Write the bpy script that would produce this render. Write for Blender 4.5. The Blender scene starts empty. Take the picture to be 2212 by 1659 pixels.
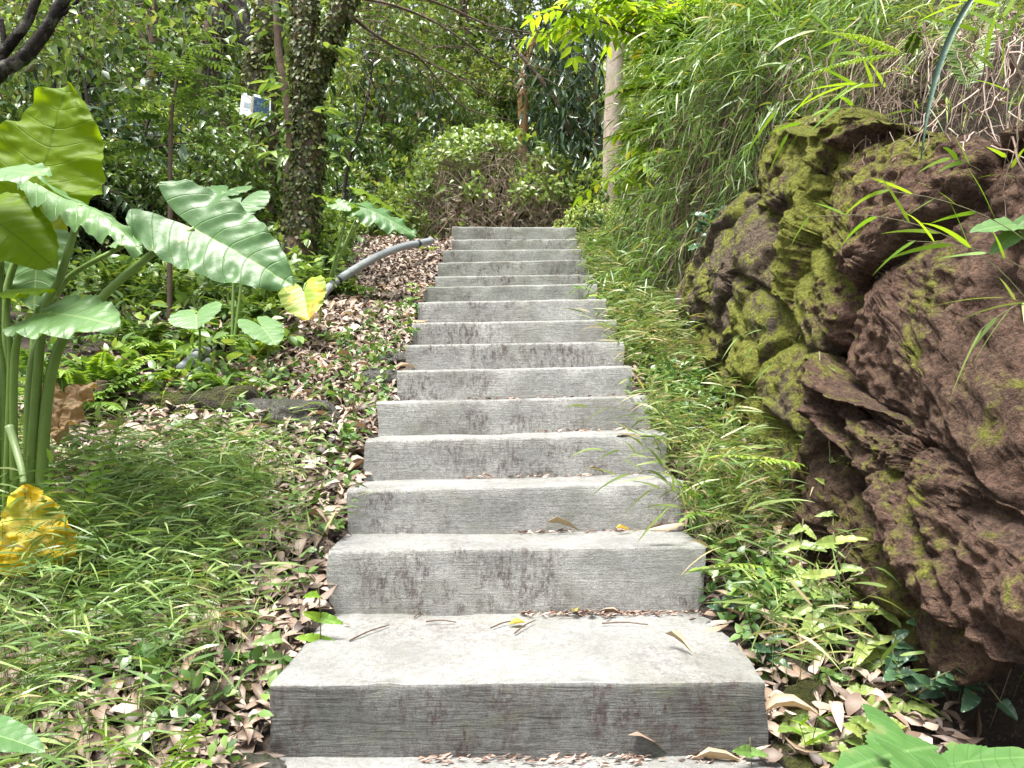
import bpy, math, random
import numpy as np
from mathutils import Vector, noise

rng = np.random.default_rng(11)
random.seed(11)
scene = bpy.context.scene
COL = scene.collection
PI = math.pi
ZC, F = 1.5, 1660.0          # eye height above the datum, focal length in photo units


def P(px, py, D):
    return np.array([(px - 1106) / F * D, D, ZC - (py - 861) / F * D])


def lerp(a, b, t):
    return a + (b - a) * t


def sstep(a, b, x):
    t = np.clip((x - a) / (b - a), 0, 1)
    return t * t * (3 - 2 * t)


def unit(v):
    v = np.asarray(v, float)
    return v / np.maximum(np.linalg.norm(v, axis=-1, keepdims=True), 1e-9)


# ------------------------------------------------------------------ materials
def new_mat(name):
    m = bpy.data.materials.new(name)
    m.use_nodes = True
    nt = m.node_tree
    nt.nodes.clear()
    return m, nt


def nd(nt, kind, **kw):
    n = nt.nodes.new(kind)
    for k, v in kw.items():
        if k in n.inputs.keys():
            n.inputs[k].default_value = v
        else:
            setattr(n, k, v)
    return n


def ramp(nt, stops, fac=None):
    n = nt.nodes.new('ShaderNodeValToRGB')
    el = n.color_ramp.elements
    while len(el) < len(stops):
        el.new(0.5)
    for e, (p, c) in zip(el, stops):
        e.position = p
        e.color = (*c, 1) if len(c) == 3 else c
    if fac is not None:
        nt.links.new(fac, n.inputs[0])
    return n


def mixc(nt, fac, a, b, blend='MIX'):
    n = nt.nodes.new('ShaderNodeMix')
    n.data_type = 'RGBA'
    n.blend_type = blend
    for sock, val in ((n.inputs[0], fac), (n.inputs[6], a), (n.inputs[7], b)):
        if isinstance(val, (int, float)):
            sock.default_value = val
        elif isinstance(val, tuple):
            sock.default_value = (*val, 1)
        else:
            nt.links.new(val, sock)
    return n.outputs[2]


def math_n(nt, op, a, b=None):
    n = nt.nodes.new('ShaderNodeMath')
    n.operation = op
    for i, v in enumerate((a, b)):
        if v is None:
            continue
        if isinstance(v, (int, float)):
            n.inputs[i].default_value = v
        else:
            nt.links.new(v, n.inputs[i])
    return n.outputs[0]


def tex(nt, kind, vec, scale, detail=4, rough=.6, dist=0, mscale=None, rot=None):
    if mscale is not None:
        mp = nd(nt, 'ShaderNodeMapping')
        mp.inputs['Scale'].default_value = mscale
        if rot:
            mp.inputs['Rotation'].default_value = rot
        nt.links.new(vec, mp.inputs[0])
        vec = mp.outputs[0]
    if kind == 'noise':
        n = nd(nt, 'ShaderNodeTexNoise')
        n.inputs['Detail'].default_value = detail
        n.inputs['Roughness'].default_value = rough
        n.inputs['Distortion'].default_value = dist
    else:
        n = nd(nt, 'ShaderNodeTexVoronoi')
    n.inputs['Scale'].default_value = scale
    nt.links.new(vec, n.inputs['Vector'])
    return n


def leaf_mat(name, stops, rough=.42, trans=.3, tint=(1.25, 1.2, .55), spec=.5):
    m, nt = new_mat(name)
    geo = nd(nt, 'ShaderNodeNewGeometry')
    cr = ramp(nt, stops, geo.outputs['Random Per Island'])
    oi = nd(nt, 'ShaderNodeObjectInfo')
    hs = nd(nt, 'ShaderNodeHueSaturation')
    nt.links.new(cr.outputs[0], hs.inputs['Color'])
    v = math_n(nt, 'MULTIPLY_ADD', oi.outputs['Random'], .5)
    v.node.inputs[2].default_value = .78
    nt.links.new(v, hs.inputs['Value'])
    h = math_n(nt, 'MULTIPLY_ADD', oi.outputs['Random'], -.03)
    h.node.inputs[2].default_value = .515
    nt.links.new(h, hs.inputs['Hue'])
    b = nd(nt, 'ShaderNodeBsdfPrincipled')
    b.inputs['Roughness'].default_value = rough
    b.inputs['Specular IOR Level'].default_value = spec
    nt.links.new(hs.outputs[0], b.inputs['Base Color'])
    out = nd(nt, 'ShaderNodeOutputMaterial')
    if trans > 0:
        tr = nd(nt, 'ShaderNodeBsdfTranslucent')
        nt.links.new(mixc(nt, 1.0, hs.outputs[0], tint, 'MULTIPLY'), tr.inputs[0])
        ms = nd(nt, 'ShaderNodeMixShader')
        ms.inputs[0].default_value = trans
        nt.links.new(b.outputs[0], ms.inputs[1])
        nt.links.new(tr.outputs[0], ms.inputs[2])
        nt.links.new(ms.outputs[0], out.inputs[0])
    else:
        nt.links.new(b.outputs[0], out.inputs[0])
    return m


def bump_out(nt, bsdf, height, strength, dist):
    bp = nd(nt, 'ShaderNodeBump')
    bp.inputs['Strength'].default_value = strength
    bp.inputs['Distance'].default_value = dist
    nt.links.new(height, bp.inputs['Height'])
    nt.links.new(bp.outputs[0], bsdf.inputs['Normal'])
    out = nd(nt, 'ShaderNodeOutputMaterial')
    nt.links.new(bsdf.outputs[0], out.inputs[0])


def concrete_mat(name, lo, hi, dark, brown, brush, pk=.42):
    m, nt = new_mat(name)
    tc = nd(nt, 'ShaderNodeTexCoord')
    v = tc.outputs['Object']
    big = tex(nt, 'noise', v, 3.2, 5, .65)
    fine = tex(nt, 'noise', v, 60, 6, .75)
    grain = tex(nt, 'noise', v, 260, 3, .7)
    line = tex(nt, 'noise', v, 6, 6, .7, .6, (1.2, 1.2, 17), (0, .03, 0))
    base = mixc(nt, ramp(nt, [(.3, (0, 0, 0)), (.7, (1, 1, 1))], big.outputs[0]).outputs[0], lo, hi)
    c1 = mixc(nt, ramp(nt, [(.42, (1, 1, 1)), (.56, (0, 0, 0))], fine.outputs[0]).outputs[0], base, tuple(x * .55 for x in lo))
    c1 = mixc(nt, .4, base, c1)
    # fine grain and trowel lines
    g = ramp(nt, [(.36, (.68, .68, .68)), (.55, (1.05, 1.05, 1.05))], grain.outputs[0])
    c1 = mixc(nt, .85, c1, mixc(nt, 1.0, c1, g.outputs[0], 'MULTIPLY'))
    l = ramp(nt, [(.36, (.5, .5, .5)), (.5, (1.05, 1.05, 1.05))], line.outputs[0])
    c1 = mixc(nt, brush, c1, mixc(nt, 1.0, c1, l.outputs[0], 'MULTIPLY'))
    # grey green algae, brown stains
    al = tex(nt, 'noise', v, 4.3, 6, .72, .4, (1, 1, 1.4))
    am = math_n(nt, 'MULTIPLY', ramp(nt, [(.5, (0, 0, 0)), (.66, (1, 1, 1))], al.outputs[0]).outputs[0],
                ramp(nt, [(.38, (0, 0, 0)), (.6, (1, 1, 1))], fine.outputs[0]).outputs[0])
    c1 = mixc(nt, math_n(nt, 'MULTIPLY', am, dark), c1, (.115, .12, .075))
    st = tex(nt, 'noise', v, 5.5, 6, .75, .8, (1, 1, .9))
    mp = st.inputs['Vector'].links[0].from_node
    mp.inputs['Location'].default_value = (3.1, 7.7, 1.3)
    spk = tex(nt, 'noise', v, 38, 6, .85, .3, (1.3, 1, .5))
    pick = tex(nt, 'noise', v, 1.9, 2, .5, 0, (.8, 1.6, 1))
    brown_m = math_n(nt, 'MULTIPLY', ramp(nt, [(pk, (0, 0, 0)), (pk + .13, (1, 1, 1))], pick.outputs[0]).outputs[0], brown)
    sm = math_n(nt, 'MULTIPLY', ramp(nt, [(.44, (0, 0, 0)), (.56, (1, 1, 1))], st.outputs[0]).outputs[0],
                ramp(nt, [(.46, (0, 0, 0)), (.58, (1, 1, 1))], spk.outputs[0]).outputs[0])
    c1 = mixc(nt, math_n(nt, 'MULTIPLY', sm, brown_m), c1, (.07, .048, .042))
    b = nd(nt, 'ShaderNodeBsdfPrincipled')
    b.inputs['Roughness'].default_value = .9
    b.inputs['Specular IOR Level'].default_value = .25
    nt.links.new(c1, b.inputs['Base Color'])
    hgt = math_n(nt, 'ADD', math_n(nt, 'MULTIPLY', line.outputs[0], 1.0 * brush + .15),
                 math_n(nt, 'MULTIPLY', fine.outputs[0], .6))
    hgt = math_n(nt, 'ADD', hgt, math_n(nt, 'MULTIPLY', grain.outputs[0], .25))
    bump_out(nt, b, hgt, .9, .012)
    return m


def rock_mat(name, c_lo, c_hi, moss_amt, moss_col=((.10, .115, .015), (.34, .36, .055)), red=.5, scale=1.0, grad=0.0):
    m, nt = new_mat(name)
    geo0 = nd(nt, 'ShaderNodeNewGeometry')
    v = geo0.outputs['Position']
    big = tex(nt, 'noise', v, 2.4 * scale, 6, .7, .5)
    mid = tex(nt, 'noise', v, 16 * scale, 7, .75)
    fin = tex(nt, 'noise', v, 70 * scale, 5, .75)
    vo = tex(nt, 'voronoi', v, 42 * scale)
    c = mixc(nt, ramp(nt, [(.35, (0, 0, 0)), (.65, (1, 1, 1))], mid.outputs[0]).outputs[0], c_lo, c_hi)
    c = mixc(nt, math_n(nt, 'MULTIPLY', ramp(nt, [(.45, (0, 0, 0)), (.62, (1, 1, 1))], big.outputs[0]).outputs[0], red),
             c, (.21, .115, .085))
    c = mixc(nt, math_n(nt, 'MULTIPLY', ramp(nt, [(.4, (1, 1, 1)), (.52, (0, 0, 0))], fin.outputs[0]).outputs[0], .6), c, tuple(x * .35 for x in c_lo))
    # moss in streaks that hang down the face, thicker on what faces up
    ms = tex(nt, 'noise', v, 3.1, 6, .72, .6, (1, 1, .42))
    geo = nd(nt, 'ShaderNodeNewGeometry')
    sx = nd(nt, 'ShaderNodeSeparateXYZ')
    nt.links.new(geo.outputs['Normal'], sx.inputs[0])
    fac = math_n(nt, 'ADD', ms.outputs[0], math_n(nt, 'MULTIPLY', sx.outputs[2], .1))
    fac = math_n(nt, 'ADD', fac, moss_amt - .5)
    fac = math_n(nt, 'ADD', fac, math_n(nt, 'MULTIPLY', math_n(nt, 'SUBTRACT', mid.outputs[0], .5), .8))
    if grad:      # the moss thins out toward the near, drier end of the face
        sp = nd(nt, 'ShaderNodeSeparateXYZ')
        nt.links.new(geo.outputs['Position'], sp.inputs[0])
        g = nd(nt, 'ShaderNodeMapRange')
        g.inputs['From Min'].default_value, g.inputs['From Max'].default_value = 2.3, 3.3
        g.inputs['To Min'].default_value, g.inputs['To Max'].default_value = 0, grad
        nt.links.new(sp.outputs[1], g.inputs[0])
        fac = math_n(nt, 'ADD', fac, g.outputs[0])
    mm = ramp(nt, [(.5, (0, 0, 0)), (.62, (1, 1, 1))], fac).outputs[0]
    mcol = ramp(nt, [(.3, moss_col[0]), (.7, moss_col[1])], fin.outputs[0]).outputs[0]
    c = mixc(nt, math_n(nt, 'MULTIPLY', mm, .9), c, mcol)
    b = nd(nt, 'ShaderNodeBsdfPrincipled')
    b.inputs['Roughness'].default_value = .92
    b.inputs['Specular IOR Level'].default_value = .2
    nt.links.new(c, b.inputs['Base Color'])
    h = math_n(nt, 'ADD', math_n(nt, 'MULTIPLY', mid.outputs[0], 1.3), math_n(nt, 'MULTIPLY', fin.outputs[0], .55))
    h = math_n(nt, 'ADD', h, math_n(nt, 'MULTIPLY', vo.outputs['Distance'], .35))
    bump_out(nt, b, h, 1.0, .085)
    return m


def bark_mat(name, lo, hi, lichen=.3, moss=0.0):
    m, nt = new_mat(name)
    tc = nd(nt, 'ShaderNodeTexCoord')
    v = tc.outputs['Object']
    a = tex(nt, 'noise', v, 14, 6, .75, .5, (1, 1, .25))
    f = tex(nt, 'noise', v, 60, 5, .7)
    g = tex(nt, 'noise', v, 7, 5, .7)
    c = mixc(nt, ramp(nt, [(.35, (0, 0, 0)), (.65, (1, 1, 1))], a.outputs[0]).outputs[0], lo, hi)
    c = mixc(nt, math_n(nt, 'MULTIPLY', ramp(nt, [(.52, (0, 0, 0)), (.62, (1, 1, 1))], g.outputs[0]).outputs[0], lichen), c, (.34, .34, .28))
    if moss:
        g2 = tex(nt, 'noise', v, 5, 6, .75, .3)
        c = mixc(nt, math_n(nt, 'MULTIPLY', ramp(nt, [(.42, (0, 0, 0)), (.58, (1, 1, 1))], g2.outputs[0]).outputs[0], moss), c, (.10, .11, .03))
    b = nd(nt, 'ShaderNodeBsdfPrincipled')
    b.inputs['Roughness'].default_value = .9
    b.inputs['Specular IOR Level'].default_value = .2
    nt.links.new(c, b.inputs['Base Color'])
    bump_out(nt, b, math_n(nt, 'ADD', a.outputs[0], math_n(nt, 'MULTIPLY', f.outputs[0], .5)), 1.0, .03)
    return m


def soil_mat():
    m, nt = new_mat('soil')
    tc = nd(nt, 'ShaderNodeTexCoord')
    v = tc.outputs['Object']
    a = tex(nt, 'noise', v, 9, 7, .75)
    f = tex(nt, 'noise', v, 75, 5, .75)
    g = tex(nt, 'noise', v, 1.7, 5, .6)
    c = ramp(nt, [(.3, (.016, .011, .008)), (.5, (.05, .034, .024)), (.72, (.11, .08, .058))], a.outputs[0]).outputs[0]
    c = mixc(nt, math_n(nt, 'MULTIPLY', ramp(nt, [(.55, (0, 0, 0)), (.63, (1, 1, 1))], f.outputs[0]).outputs[0], .5), c, (.2, .145, .11))
    c = mixc(nt, math_n(nt, 'MULTIPLY', ramp(nt, [(.5, (0, 0, 0)), (.6, (1, 1, 1))], g.outputs[0]).outputs[0], .4), c, (.05, .06, .02))
    b = nd(nt, 'ShaderNodeBsdfPrincipled')
    b.inputs['Roughness'].default_value = .95
    nt.links.new(c, b.inputs['Base Color'])
    bump_out(nt, b, math_n(nt, 'ADD', a.outputs[0], math_n(nt, 'MULTIPLY', f.outputs[0], .4)), 1.0, .06)
    return m


def taro_mat(name, base, vein, trans, rough=.33, patch=None, thr=(.5, .62), spec=.5):
    m, nt = new_mat(name)
    uv = nd(nt, 'ShaderNodeUVMap')
    sp = nd(nt, 'ShaderNodeSeparateXYZ')
    nt.links.new(uv.outputs[0], sp.inputs[0])
    u, t = sp.outputs[0], sp.outputs[1]
    q = math_n(nt, 'SUBTRACT', t, math_n(nt, 'MULTIPLY', math_n(nt, 'POWER', u, 1.5), .3))
    q = math_n(nt, 'FRACT', math_n(nt, 'MULTIPLY', q, 5.5))
    d = math_n(nt, 'ABSOLUTE', math_n(nt, 'SUBTRACT', q, .5))
    lat = ramp(nt, [(.455, (0, 0, 0)), (.492, (1, 1, 1))], d).outputs[0]
    midv = ramp(nt, [(.012, (1, 1, 1)), (.03, (0, 0, 0))], u).outputs[0]
    tc = nd(nt, 'ShaderNodeTexCoord')
    n1 = tex(nt, 'noise', tc.outputs['Object'], 12, 5, .65)
    n2 = tex(nt, 'noise', tc.outputs['Object'], 110, 3, .6)
    c = mixc(nt, n1.outputs[0], tuple(x * .75 for x in base), tuple(x * 1.25 for x in base))
    if patch:
        n3 = tex(nt, 'noise', tc.outputs['Object'], 11, 5, .6)
        for k, col in enumerate(patch):
            lo, hi = thr[0] + .07 * k, thr[1] + .07 * k
            c = mixc(nt, ramp(nt, [(lo, (0, 0, 0)), (hi, (1, 1, 1))], n3.outputs[0]).outputs[0], c, col)
    vm = math_n(nt, 'MAXIMUM', math_n(nt, 'MULTIPLY', lat, .28), math_n(nt, 'MULTIPLY', midv, .9))
    c = mixc(nt, vm, c, vein)
    b = nd(nt, 'ShaderNodeBsdfPrincipled')
    b.inputs['Roughness'].default_value = rough
    b.inputs['Specular IOR Level'].default_value = spec
    nt.links.new(c, b.inputs['Base Color'])
    bp = nd(nt, 'ShaderNodeBump')
    bp.inputs['Strength'].default_value = .5
    bp.inputs['Distance'].default_value = .006
    nt.links.new(math_n(nt, 'ADD', math_n(nt, 'MULTIPLY', lat, -.6), math_n(nt, 'MULTIPLY', n2.outputs[0], .25)), bp.inputs['Height'])
    nt.links.new(bp.outputs[0], b.inputs['Normal'])
    tr = nd(nt, 'ShaderNodeBsdfTranslucent')
    nt.links.new(mixc(nt, 1.0, c, (1.5, 1.35, .5), 'MULTIPLY'), tr.inputs[0])
    ms = nd(nt, 'ShaderNodeMixShader')
    ms.inputs[0].default_value = trans
    nt.links.new(b.outputs[0], ms.inputs[1])
    nt.links.new(tr.outputs[0], ms.inputs[2])
    out = nd(nt, 'ShaderNodeOutputMaterial')
    nt.links.new(ms.outputs[0], out.inputs[0])
    return m


def plain_mat(name, col, rough=.6, var=.25, scale=20, spec=.4, spots=None):
    m, nt = new_mat(name)
    tc = nd(nt, 'ShaderNodeTexCoord')
    n = tex(nt, 'noise', tc.outputs['Object'], scale, 5, .65)
    c = mixc(nt, n.outputs[0], tuple(max(0, x * (1 - var * 1.6)) for x in col), tuple(x * (1 + var * 1.6) for x in col))
    if spots:
        n2 = tex(nt, 'noise', tc.outputs['Object'], scale * 1.7, 5, .7)
        c = mixc(nt, ramp(nt, [(.52, (0, 0, 0)), (.62, (1, 1, 1))], n2.outputs[0]).outputs[0], c, spots)
    b = nd(nt, 'ShaderNodeBsdfPrincipled')
    b.inputs['Roughness'].default_value = rough
    b.inputs['Specular IOR Level'].default_value = spec
    nt.links.new(c, b.inputs['Base Color'])
    bump_out(nt, b, n.outputs[0], .4, .01)
    return m


def photo_mat():
    m, nt = new_mat('printed_photo')
    tc = nd(nt, 'ShaderNodeTexCoord')
    n = tex(nt, 'noise', tc.outputs['Object'], 30, 6, .7, 1.0)
    c = ramp(nt, [(.3, (.008, .012, .035)), (.5, (.02, .05, .09)), (.62, (.09, .16, .22)), (.72, (.3, .2, .32))], n.outputs[0]).outputs[0]
    b = nd(nt, 'ShaderNodeBsdfPrincipled')
    b.inputs['Specular IOR Level'].default_value = .15
    b.inputs['Roughness'].default_value = .6
    nt.links.new(c, b.inputs['Base Color'])
    out = nd(nt, 'ShaderNodeOutputMaterial')
    nt.links.new(b.outputs[0], out.inputs[0])
    return m


M = {}
M['soil'] = soil_mat()
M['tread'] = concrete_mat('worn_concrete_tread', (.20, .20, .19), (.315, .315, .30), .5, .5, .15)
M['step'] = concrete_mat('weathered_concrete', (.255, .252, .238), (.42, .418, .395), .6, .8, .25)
M['step_dark'] = concrete_mat('dark_concrete', (.095, .095, .09), (.22, .22, .21), .8, 1.0, .7, .3)  # darker base tone and stronger staining for the lowest risers
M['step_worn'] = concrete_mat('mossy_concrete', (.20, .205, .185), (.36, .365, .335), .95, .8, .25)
M['rock_brown'] = rock_mat('brown_lava_rock', (.095, .060, .043), (.28, .175, .125), .41, red=.5, grad=.24)
M['rock_mossy'] = rock_mat('mossy_rock', (.09, .068, .044), (.22, .165, .11), .6, red=.25)
M['rock_grey'] = rock_mat('grey_brown_rock', (.09, .072, .05), (.25, .195, .14), .53, red=.15)
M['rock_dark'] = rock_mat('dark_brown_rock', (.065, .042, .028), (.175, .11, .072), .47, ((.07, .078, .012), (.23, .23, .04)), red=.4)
M['stone'] = rock_mat('grey_stone', (.11, .105, .09), (.32, .31, .28), .36, ((.06, .075, .03), (.15, .17, .07)), red=0, scale=2.0)
M['stone_moss'] = rock_mat('mossy_stone', (.06, .055, .04), (.16, .14, .10), .52, ((.06, .07, .015), (.17, .18, .04)), red=.1, scale=2.0)

G = lambda *s: [(p, c) for p, c in s]
M['light'] = leaf_mat('light_green_leaves', G((0, (.12, .19, .035)), (.5, (.21, .31, .08)), (.85, (.31, .40, .14)), (1, (.36, .36, .12))), .32, .38)
M['mid'] = leaf_mat('mid_green_leaves', G((0, (.05, .10, .022)), (.5, (.10, .175, .042)), (.9, (.165, .25, .07)), (1, (.2, .2, .06))), .33, .28)
M['dark'] = leaf_mat('dark_glossy_leaves', G((0, (.016, .036, .015)), (.6, (.04, .078, .032)), (.93, (.07, .11, .04)), (1, (.13, .095, .04))), .28, .16)
M['creeper'] = leaf_mat('creeper_leaves', G((0, (.07, .13, .025)), (.6, (.135, .22, .045)), (1, (.22, .30, .07))), .38, .34)
M['bright'] = leaf_mat('sunlit_yellow_green_leaves', G((0, (.11, .22, .02)), (.55, (.19, .34, .03)), (.94, (.27, .40, .05)), (1, (.42, .33, .03))), .42, .5, (1.3, 1.2, .45))
M['fern'] = leaf_mat('fern_leaflets', G((0, (.075, .14, .03)), (.6, (.13, .22, .05)), (1, (.21, .30, .08))), .42, .32)
M['fern_bright'] = leaf_mat('bright_fern_leaflets', G((0, (.12, .22, .03)), (1, (.24, .36, .06))), .5, .35)
M['grass'] = leaf_mat('grass_blades', G((0, (.07, .13, .034)), (.5, (.14, .24, .065)), (.85, (.23, .33, .10)), (.95, (.2, .24, .08)), (1, (.34, .28, .13))), .36, .28)
M['grass_pale'] = leaf_mat('pale_grass_blades', G((0, (.07, .125, .03)), (.45, (.135, .21, .055)), (.75, (.22, .28, .09)), (.86, (.30, .26, .13)), (1, (.33, .27, .15))), .42, .3)
M['bamboo'] = leaf_mat('bamboo_grass_leaves', G((0, (.085, .15, .028)), (.5, (.15, .25, .045)), (.88, (.23, .33, .07)), (1, (.36, .31, .11))), .4, .36)
M['dry_grass'] = leaf_mat('dry_grass_stalks', G((0, (.075, .05, .03)), (.5, (.17, .12, .075)), (1, (.33, .26, .17))), .7, .15, (1, .9, .7))
M['root'] = leaf_mat('pale_roots', G((0, (.10, .068, .045)), (.6, (.22, .16, .115)), (1, (.46, .38, .30))), .7, 0)
M['litter'] = leaf_mat('dead_leaves', G((0, (.035, .022, .017)), (.25, (.115, .076, .055)), (.55, (.235, .165, .122)), (.82, (.35, .265, .205)), (1, (.48, .41, .34))), .55, .08, (1.1, .9, .7))
M['litter_pale'] = leaf_mat('pale_dead_leaves', G((0, (.22, .155, .10)), (.6, (.34, .26, .17)), (1, (.46, .38, .28))), .55, .15, (1.1, .95, .7))
M['litter_yellow'] = leaf_mat('yellow_dead_leaf', G((0, (.45, .30, .05)), (1, (.55, .38, .07))), .5, .25)
M['herb'] = leaf_mat('herb_leaves', G((0, (.055, .115, .03)), (.6, (.11, .20, .05)), (1, (.22, .31, .08))), .36, .3)
M['ivy'] = leaf_mat('ivy_leaves', G((0, (.03, .045, .012)), (.5, (.07, .088, .02)), (.85, (.125, .145, .035)), (1, (.13, .09, .04))), .5, .15, spec=.3)
M['vine'] = leaf_mat('vine_leaves', G((0, (.11, .16, .04)), (.6, (.2, .27, .07)), (1, (.32, .36, .12))), .38, .3)
M['vine_dark'] = leaf_mat('dark_vine_leaves', G((0, (.025, .06, .032)), (1, (.06, .12, .06))), .32, .15)
M['maple'] = taro_mat('broad_lobed_leaf', (.06, .14, .034), (.10, .19, .06), .2, .5, [(.09, .17, .05), (.14, .16, .06)], (.5, .62), spec=.3)
M['taro'] = taro_mat('taro_leaf', (.055, .13, .034), (.17, .27, .09), .2, .44, [(.13, .15, .04), (.10, .07, .03)], (.63, .69), spec=.4)
M['taro_pale'] = taro_mat('pale_taro_leaf', (.10, .195, .062), (.22, .32, .13), .25, .44, [(.2, .24, .07), (.16, .12, .05)], (.62, .68), spec=.45)
M['taro_backlit_tint'] = taro_mat('yellow_green_taro_leaf', (.15, .245, .008), (.10, .18, .008), .6, .5, spec=.2)  # yellow green base colour stands in for light shining through the blade
M['taro_spotted'] = taro_mat('spotted_taro_leaf', (.22, .28, .015), (.16, .22, .015), .5, .5, [(.40, .34, .02), (.10, .05, .015)], (.56, .62))
M['taro_yellow'] = taro_mat('yellowed_taro_leaf', (.66, .46, .02), (.68, .54, .14), .4, .6, [(.68, .56, .16), (.42, .40, .04)], (.5, .6), spec=.25)
M['taro_turning'] = taro_mat('turning_taro_leaf', (.22, .31, .02), (.36, .40, .06), .35, .45, [(.52, .38, .03), (.42, .22, .03)], (.5, .58))
M['taro_dead'] = taro_mat('dead_taro_leaf', (.36, .23, .12), (.28, .17, .09), .2, .7, [(.46, .33, .2), (.18, .10, .05)], (.48, .58))
M['petiole'] = plain_mat('green_petiole', (.14, .22, .05), .4, .2, 9)
M['petiole_pale'] = plain_mat('pale_green_petiole', (.17, .24, .09), .4, .25, 6)
M['bark_ivy'] = bark_mat('ivy_tree_bark', (.05, .035, .026), (.2, .14, .10), .35)
M['bark_mossy'] = bark_mat('mossy_bark', (.05, .04, .028), (.17, .135, .10), .3, .6)
M['bark_dark'] = bark_mat('dark_wet_bark', (.010, .008, .007), (.04, .032, .028), .35)
M['bark_pale'] = bark_mat('pale_bark', (.26, .20, .15), (.48, .40, .33), .4)
M['bark_brown'] = bark_mat('brown_bark', (.06, .042, .03), (.17, .12, .085), .25)
M['bark_orange'] = bark_mat('orange_brown_bark', (.10, .055, .02), (.23, .13, .05), .05, .3)
M['stem'] = plain_mat('green_brown_stem', (.12, .12, .05), .6, .3, 30)
M['stem_brown'] = plain_mat('brown_stem', (.10, .065, .045), .7, .3, 30)
M['pipe'] = plain_mat('grey_plastic_pipe', (.235, .255, .27), .38, .08, 5, .5, (.19, .2, .2))
M['band'] = plain_mat('black_band', (.02, .02, .02), .5, .1)
M['sheet'] = plain_mat('white_sheet', (.74, .77, .80), .4, .03, 4)
M['ink'] = plain_mat('grey_ink', (.36, .43, .47), .6, .1)
M['ink_dark'] = plain_mat('dark_ink', (.12, .14, .15), .6, .1)
M['photo'] = photo_mat()


# ------------------------------------------------------------------ mesh builder
class MB:
    def __init__(s):
        s.v, s.n, s.f, s.uv, s.has_uv = [], 0, [], [], False

    def add(s, verts, faces, mat=0, smooth=True, uv=None):
        verts = np.asarray(verts, np.float32).reshape(-1, 3)
        for fa in faces:
            fa = np.asarray(fa, np.int64)
            if fa.ndim == 1:
                fa = fa[None]
            s.f.append((fa + s.n, mat, smooth))
        s.v.append(verts)
        if uv is None:
            s.uv.append(np.zeros((len(verts), 2), np.float32))
        else:
            s.uv.append(np.asarray(uv, np.float32))
            s.has_uv = True
        s.n += len(verts)

    def mesh(s, name, mats):
        me = bpy.data.meshes.new(name)
        v = np.concatenate(s.v)
        loops = np.concatenate([f.reshape(-1) for f, _, _ in s.f])
        sizes = np.concatenate([np.full(len(f), f.shape[1]) for f, _, _ in s.f])
        mi = np.concatenate([np.full(len(f), m) for f, m, _ in s.f])
        sm = np.concatenate([np.full(len(f), b) for f, _, b in s.f])
        start = np.concatenate([[0], np.cumsum(sizes)[:-1]])
        me.vertices.add(len(v))
        me.vertices.foreach_set('co', v.reshape(-1))
        me.loops.add(len(loops))
        me.loops.foreach_set('vertex_index', loops.astype(np.int32))
        me.polygons.add(len(sizes))
        me.polygons.foreach_set('loop_start', start.astype(np.int32))
        me.polygons.foreach_set('material_index', mi.astype(np.int32))
        me.polygons.foreach_set('use_smooth', sm.astype(bool))
        if s.has_uv:
            l = me.uv_layers.new(name='UVMap')
            l.data.foreach_set('uv', np.concatenate(s.uv)[loops].astype(np.float32).reshape(-1))
        for m in mats:
            me.materials.append(m)
        me.update(calc_edges=True)
        me.validate()
        return me

    def build(s, name, mats, parent=None, loc=None):
        if not isinstance(mats, (list, tuple)):
            mats = [mats]
        if loc is not None:
            s.v = [a - np.asarray(loc, np.float32) for a in s.v]
        o = bpy.data.objects.new(name, s.mesh(name, mats))
        COL.objects.link(o)
        if loc is not None and parent is None:
            o.location = loc
        o.parent = parent
        return o


def tag(o, label=None, cat=None, group=None, kind=None):
    if label: o['label'] = label
    if cat: o['category'] = cat
    if group: o['group'] = group
    if kind: o['kind'] = kind
    return o


def empty(name, loc, label, cat, group=None):
    o = bpy.data.objects.new(name, None)
    o.empty_display_size = .1
    o.location = tuple(map(float, loc))
    COL.objects.link(o)
    return tag(o, label, cat, group)


def dup(root, loc, rz, sc, label):
    r = root.copy()
    COL.objects.link(r)
    r.location, r.rotation_euler, r.scale = tuple(map(float, loc)), (0, 0, rz), (sc, sc, sc)
    r['label'] = label
    for ch in list(root.children):
        c = ch.copy()
        COL.objects.link(c)
        c.parent = r
    return r


# leaf prototypes: x = across (-.5...5), y = along (0..1), z = normal
def proto8(droop, fold, wide=.42):
    t = [0, wide * .75, .68, 1]
    z = [-droop * a * a for a in t]
    v = [(0, t[0], z[0]), (0, t[1], z[1]), (0, t[2], z[2]), (0, t[3], z[3]),
         (-.5, t[1], z[1] + fold), (-.36, t[2], z[2] + fold * .8), (.5, t[1], z[1] + fold), (.36, t[2], z[2] + fold * .8)]
    tri = [(0, 1, 4), (0, 6, 1), (2, 3, 5), (2, 7, 3)]
    quad = [(1, 2, 5, 4), (1, 6, 7, 2)]
    return np.array(v, float), [np.array(tri), np.array(quad)]


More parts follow.
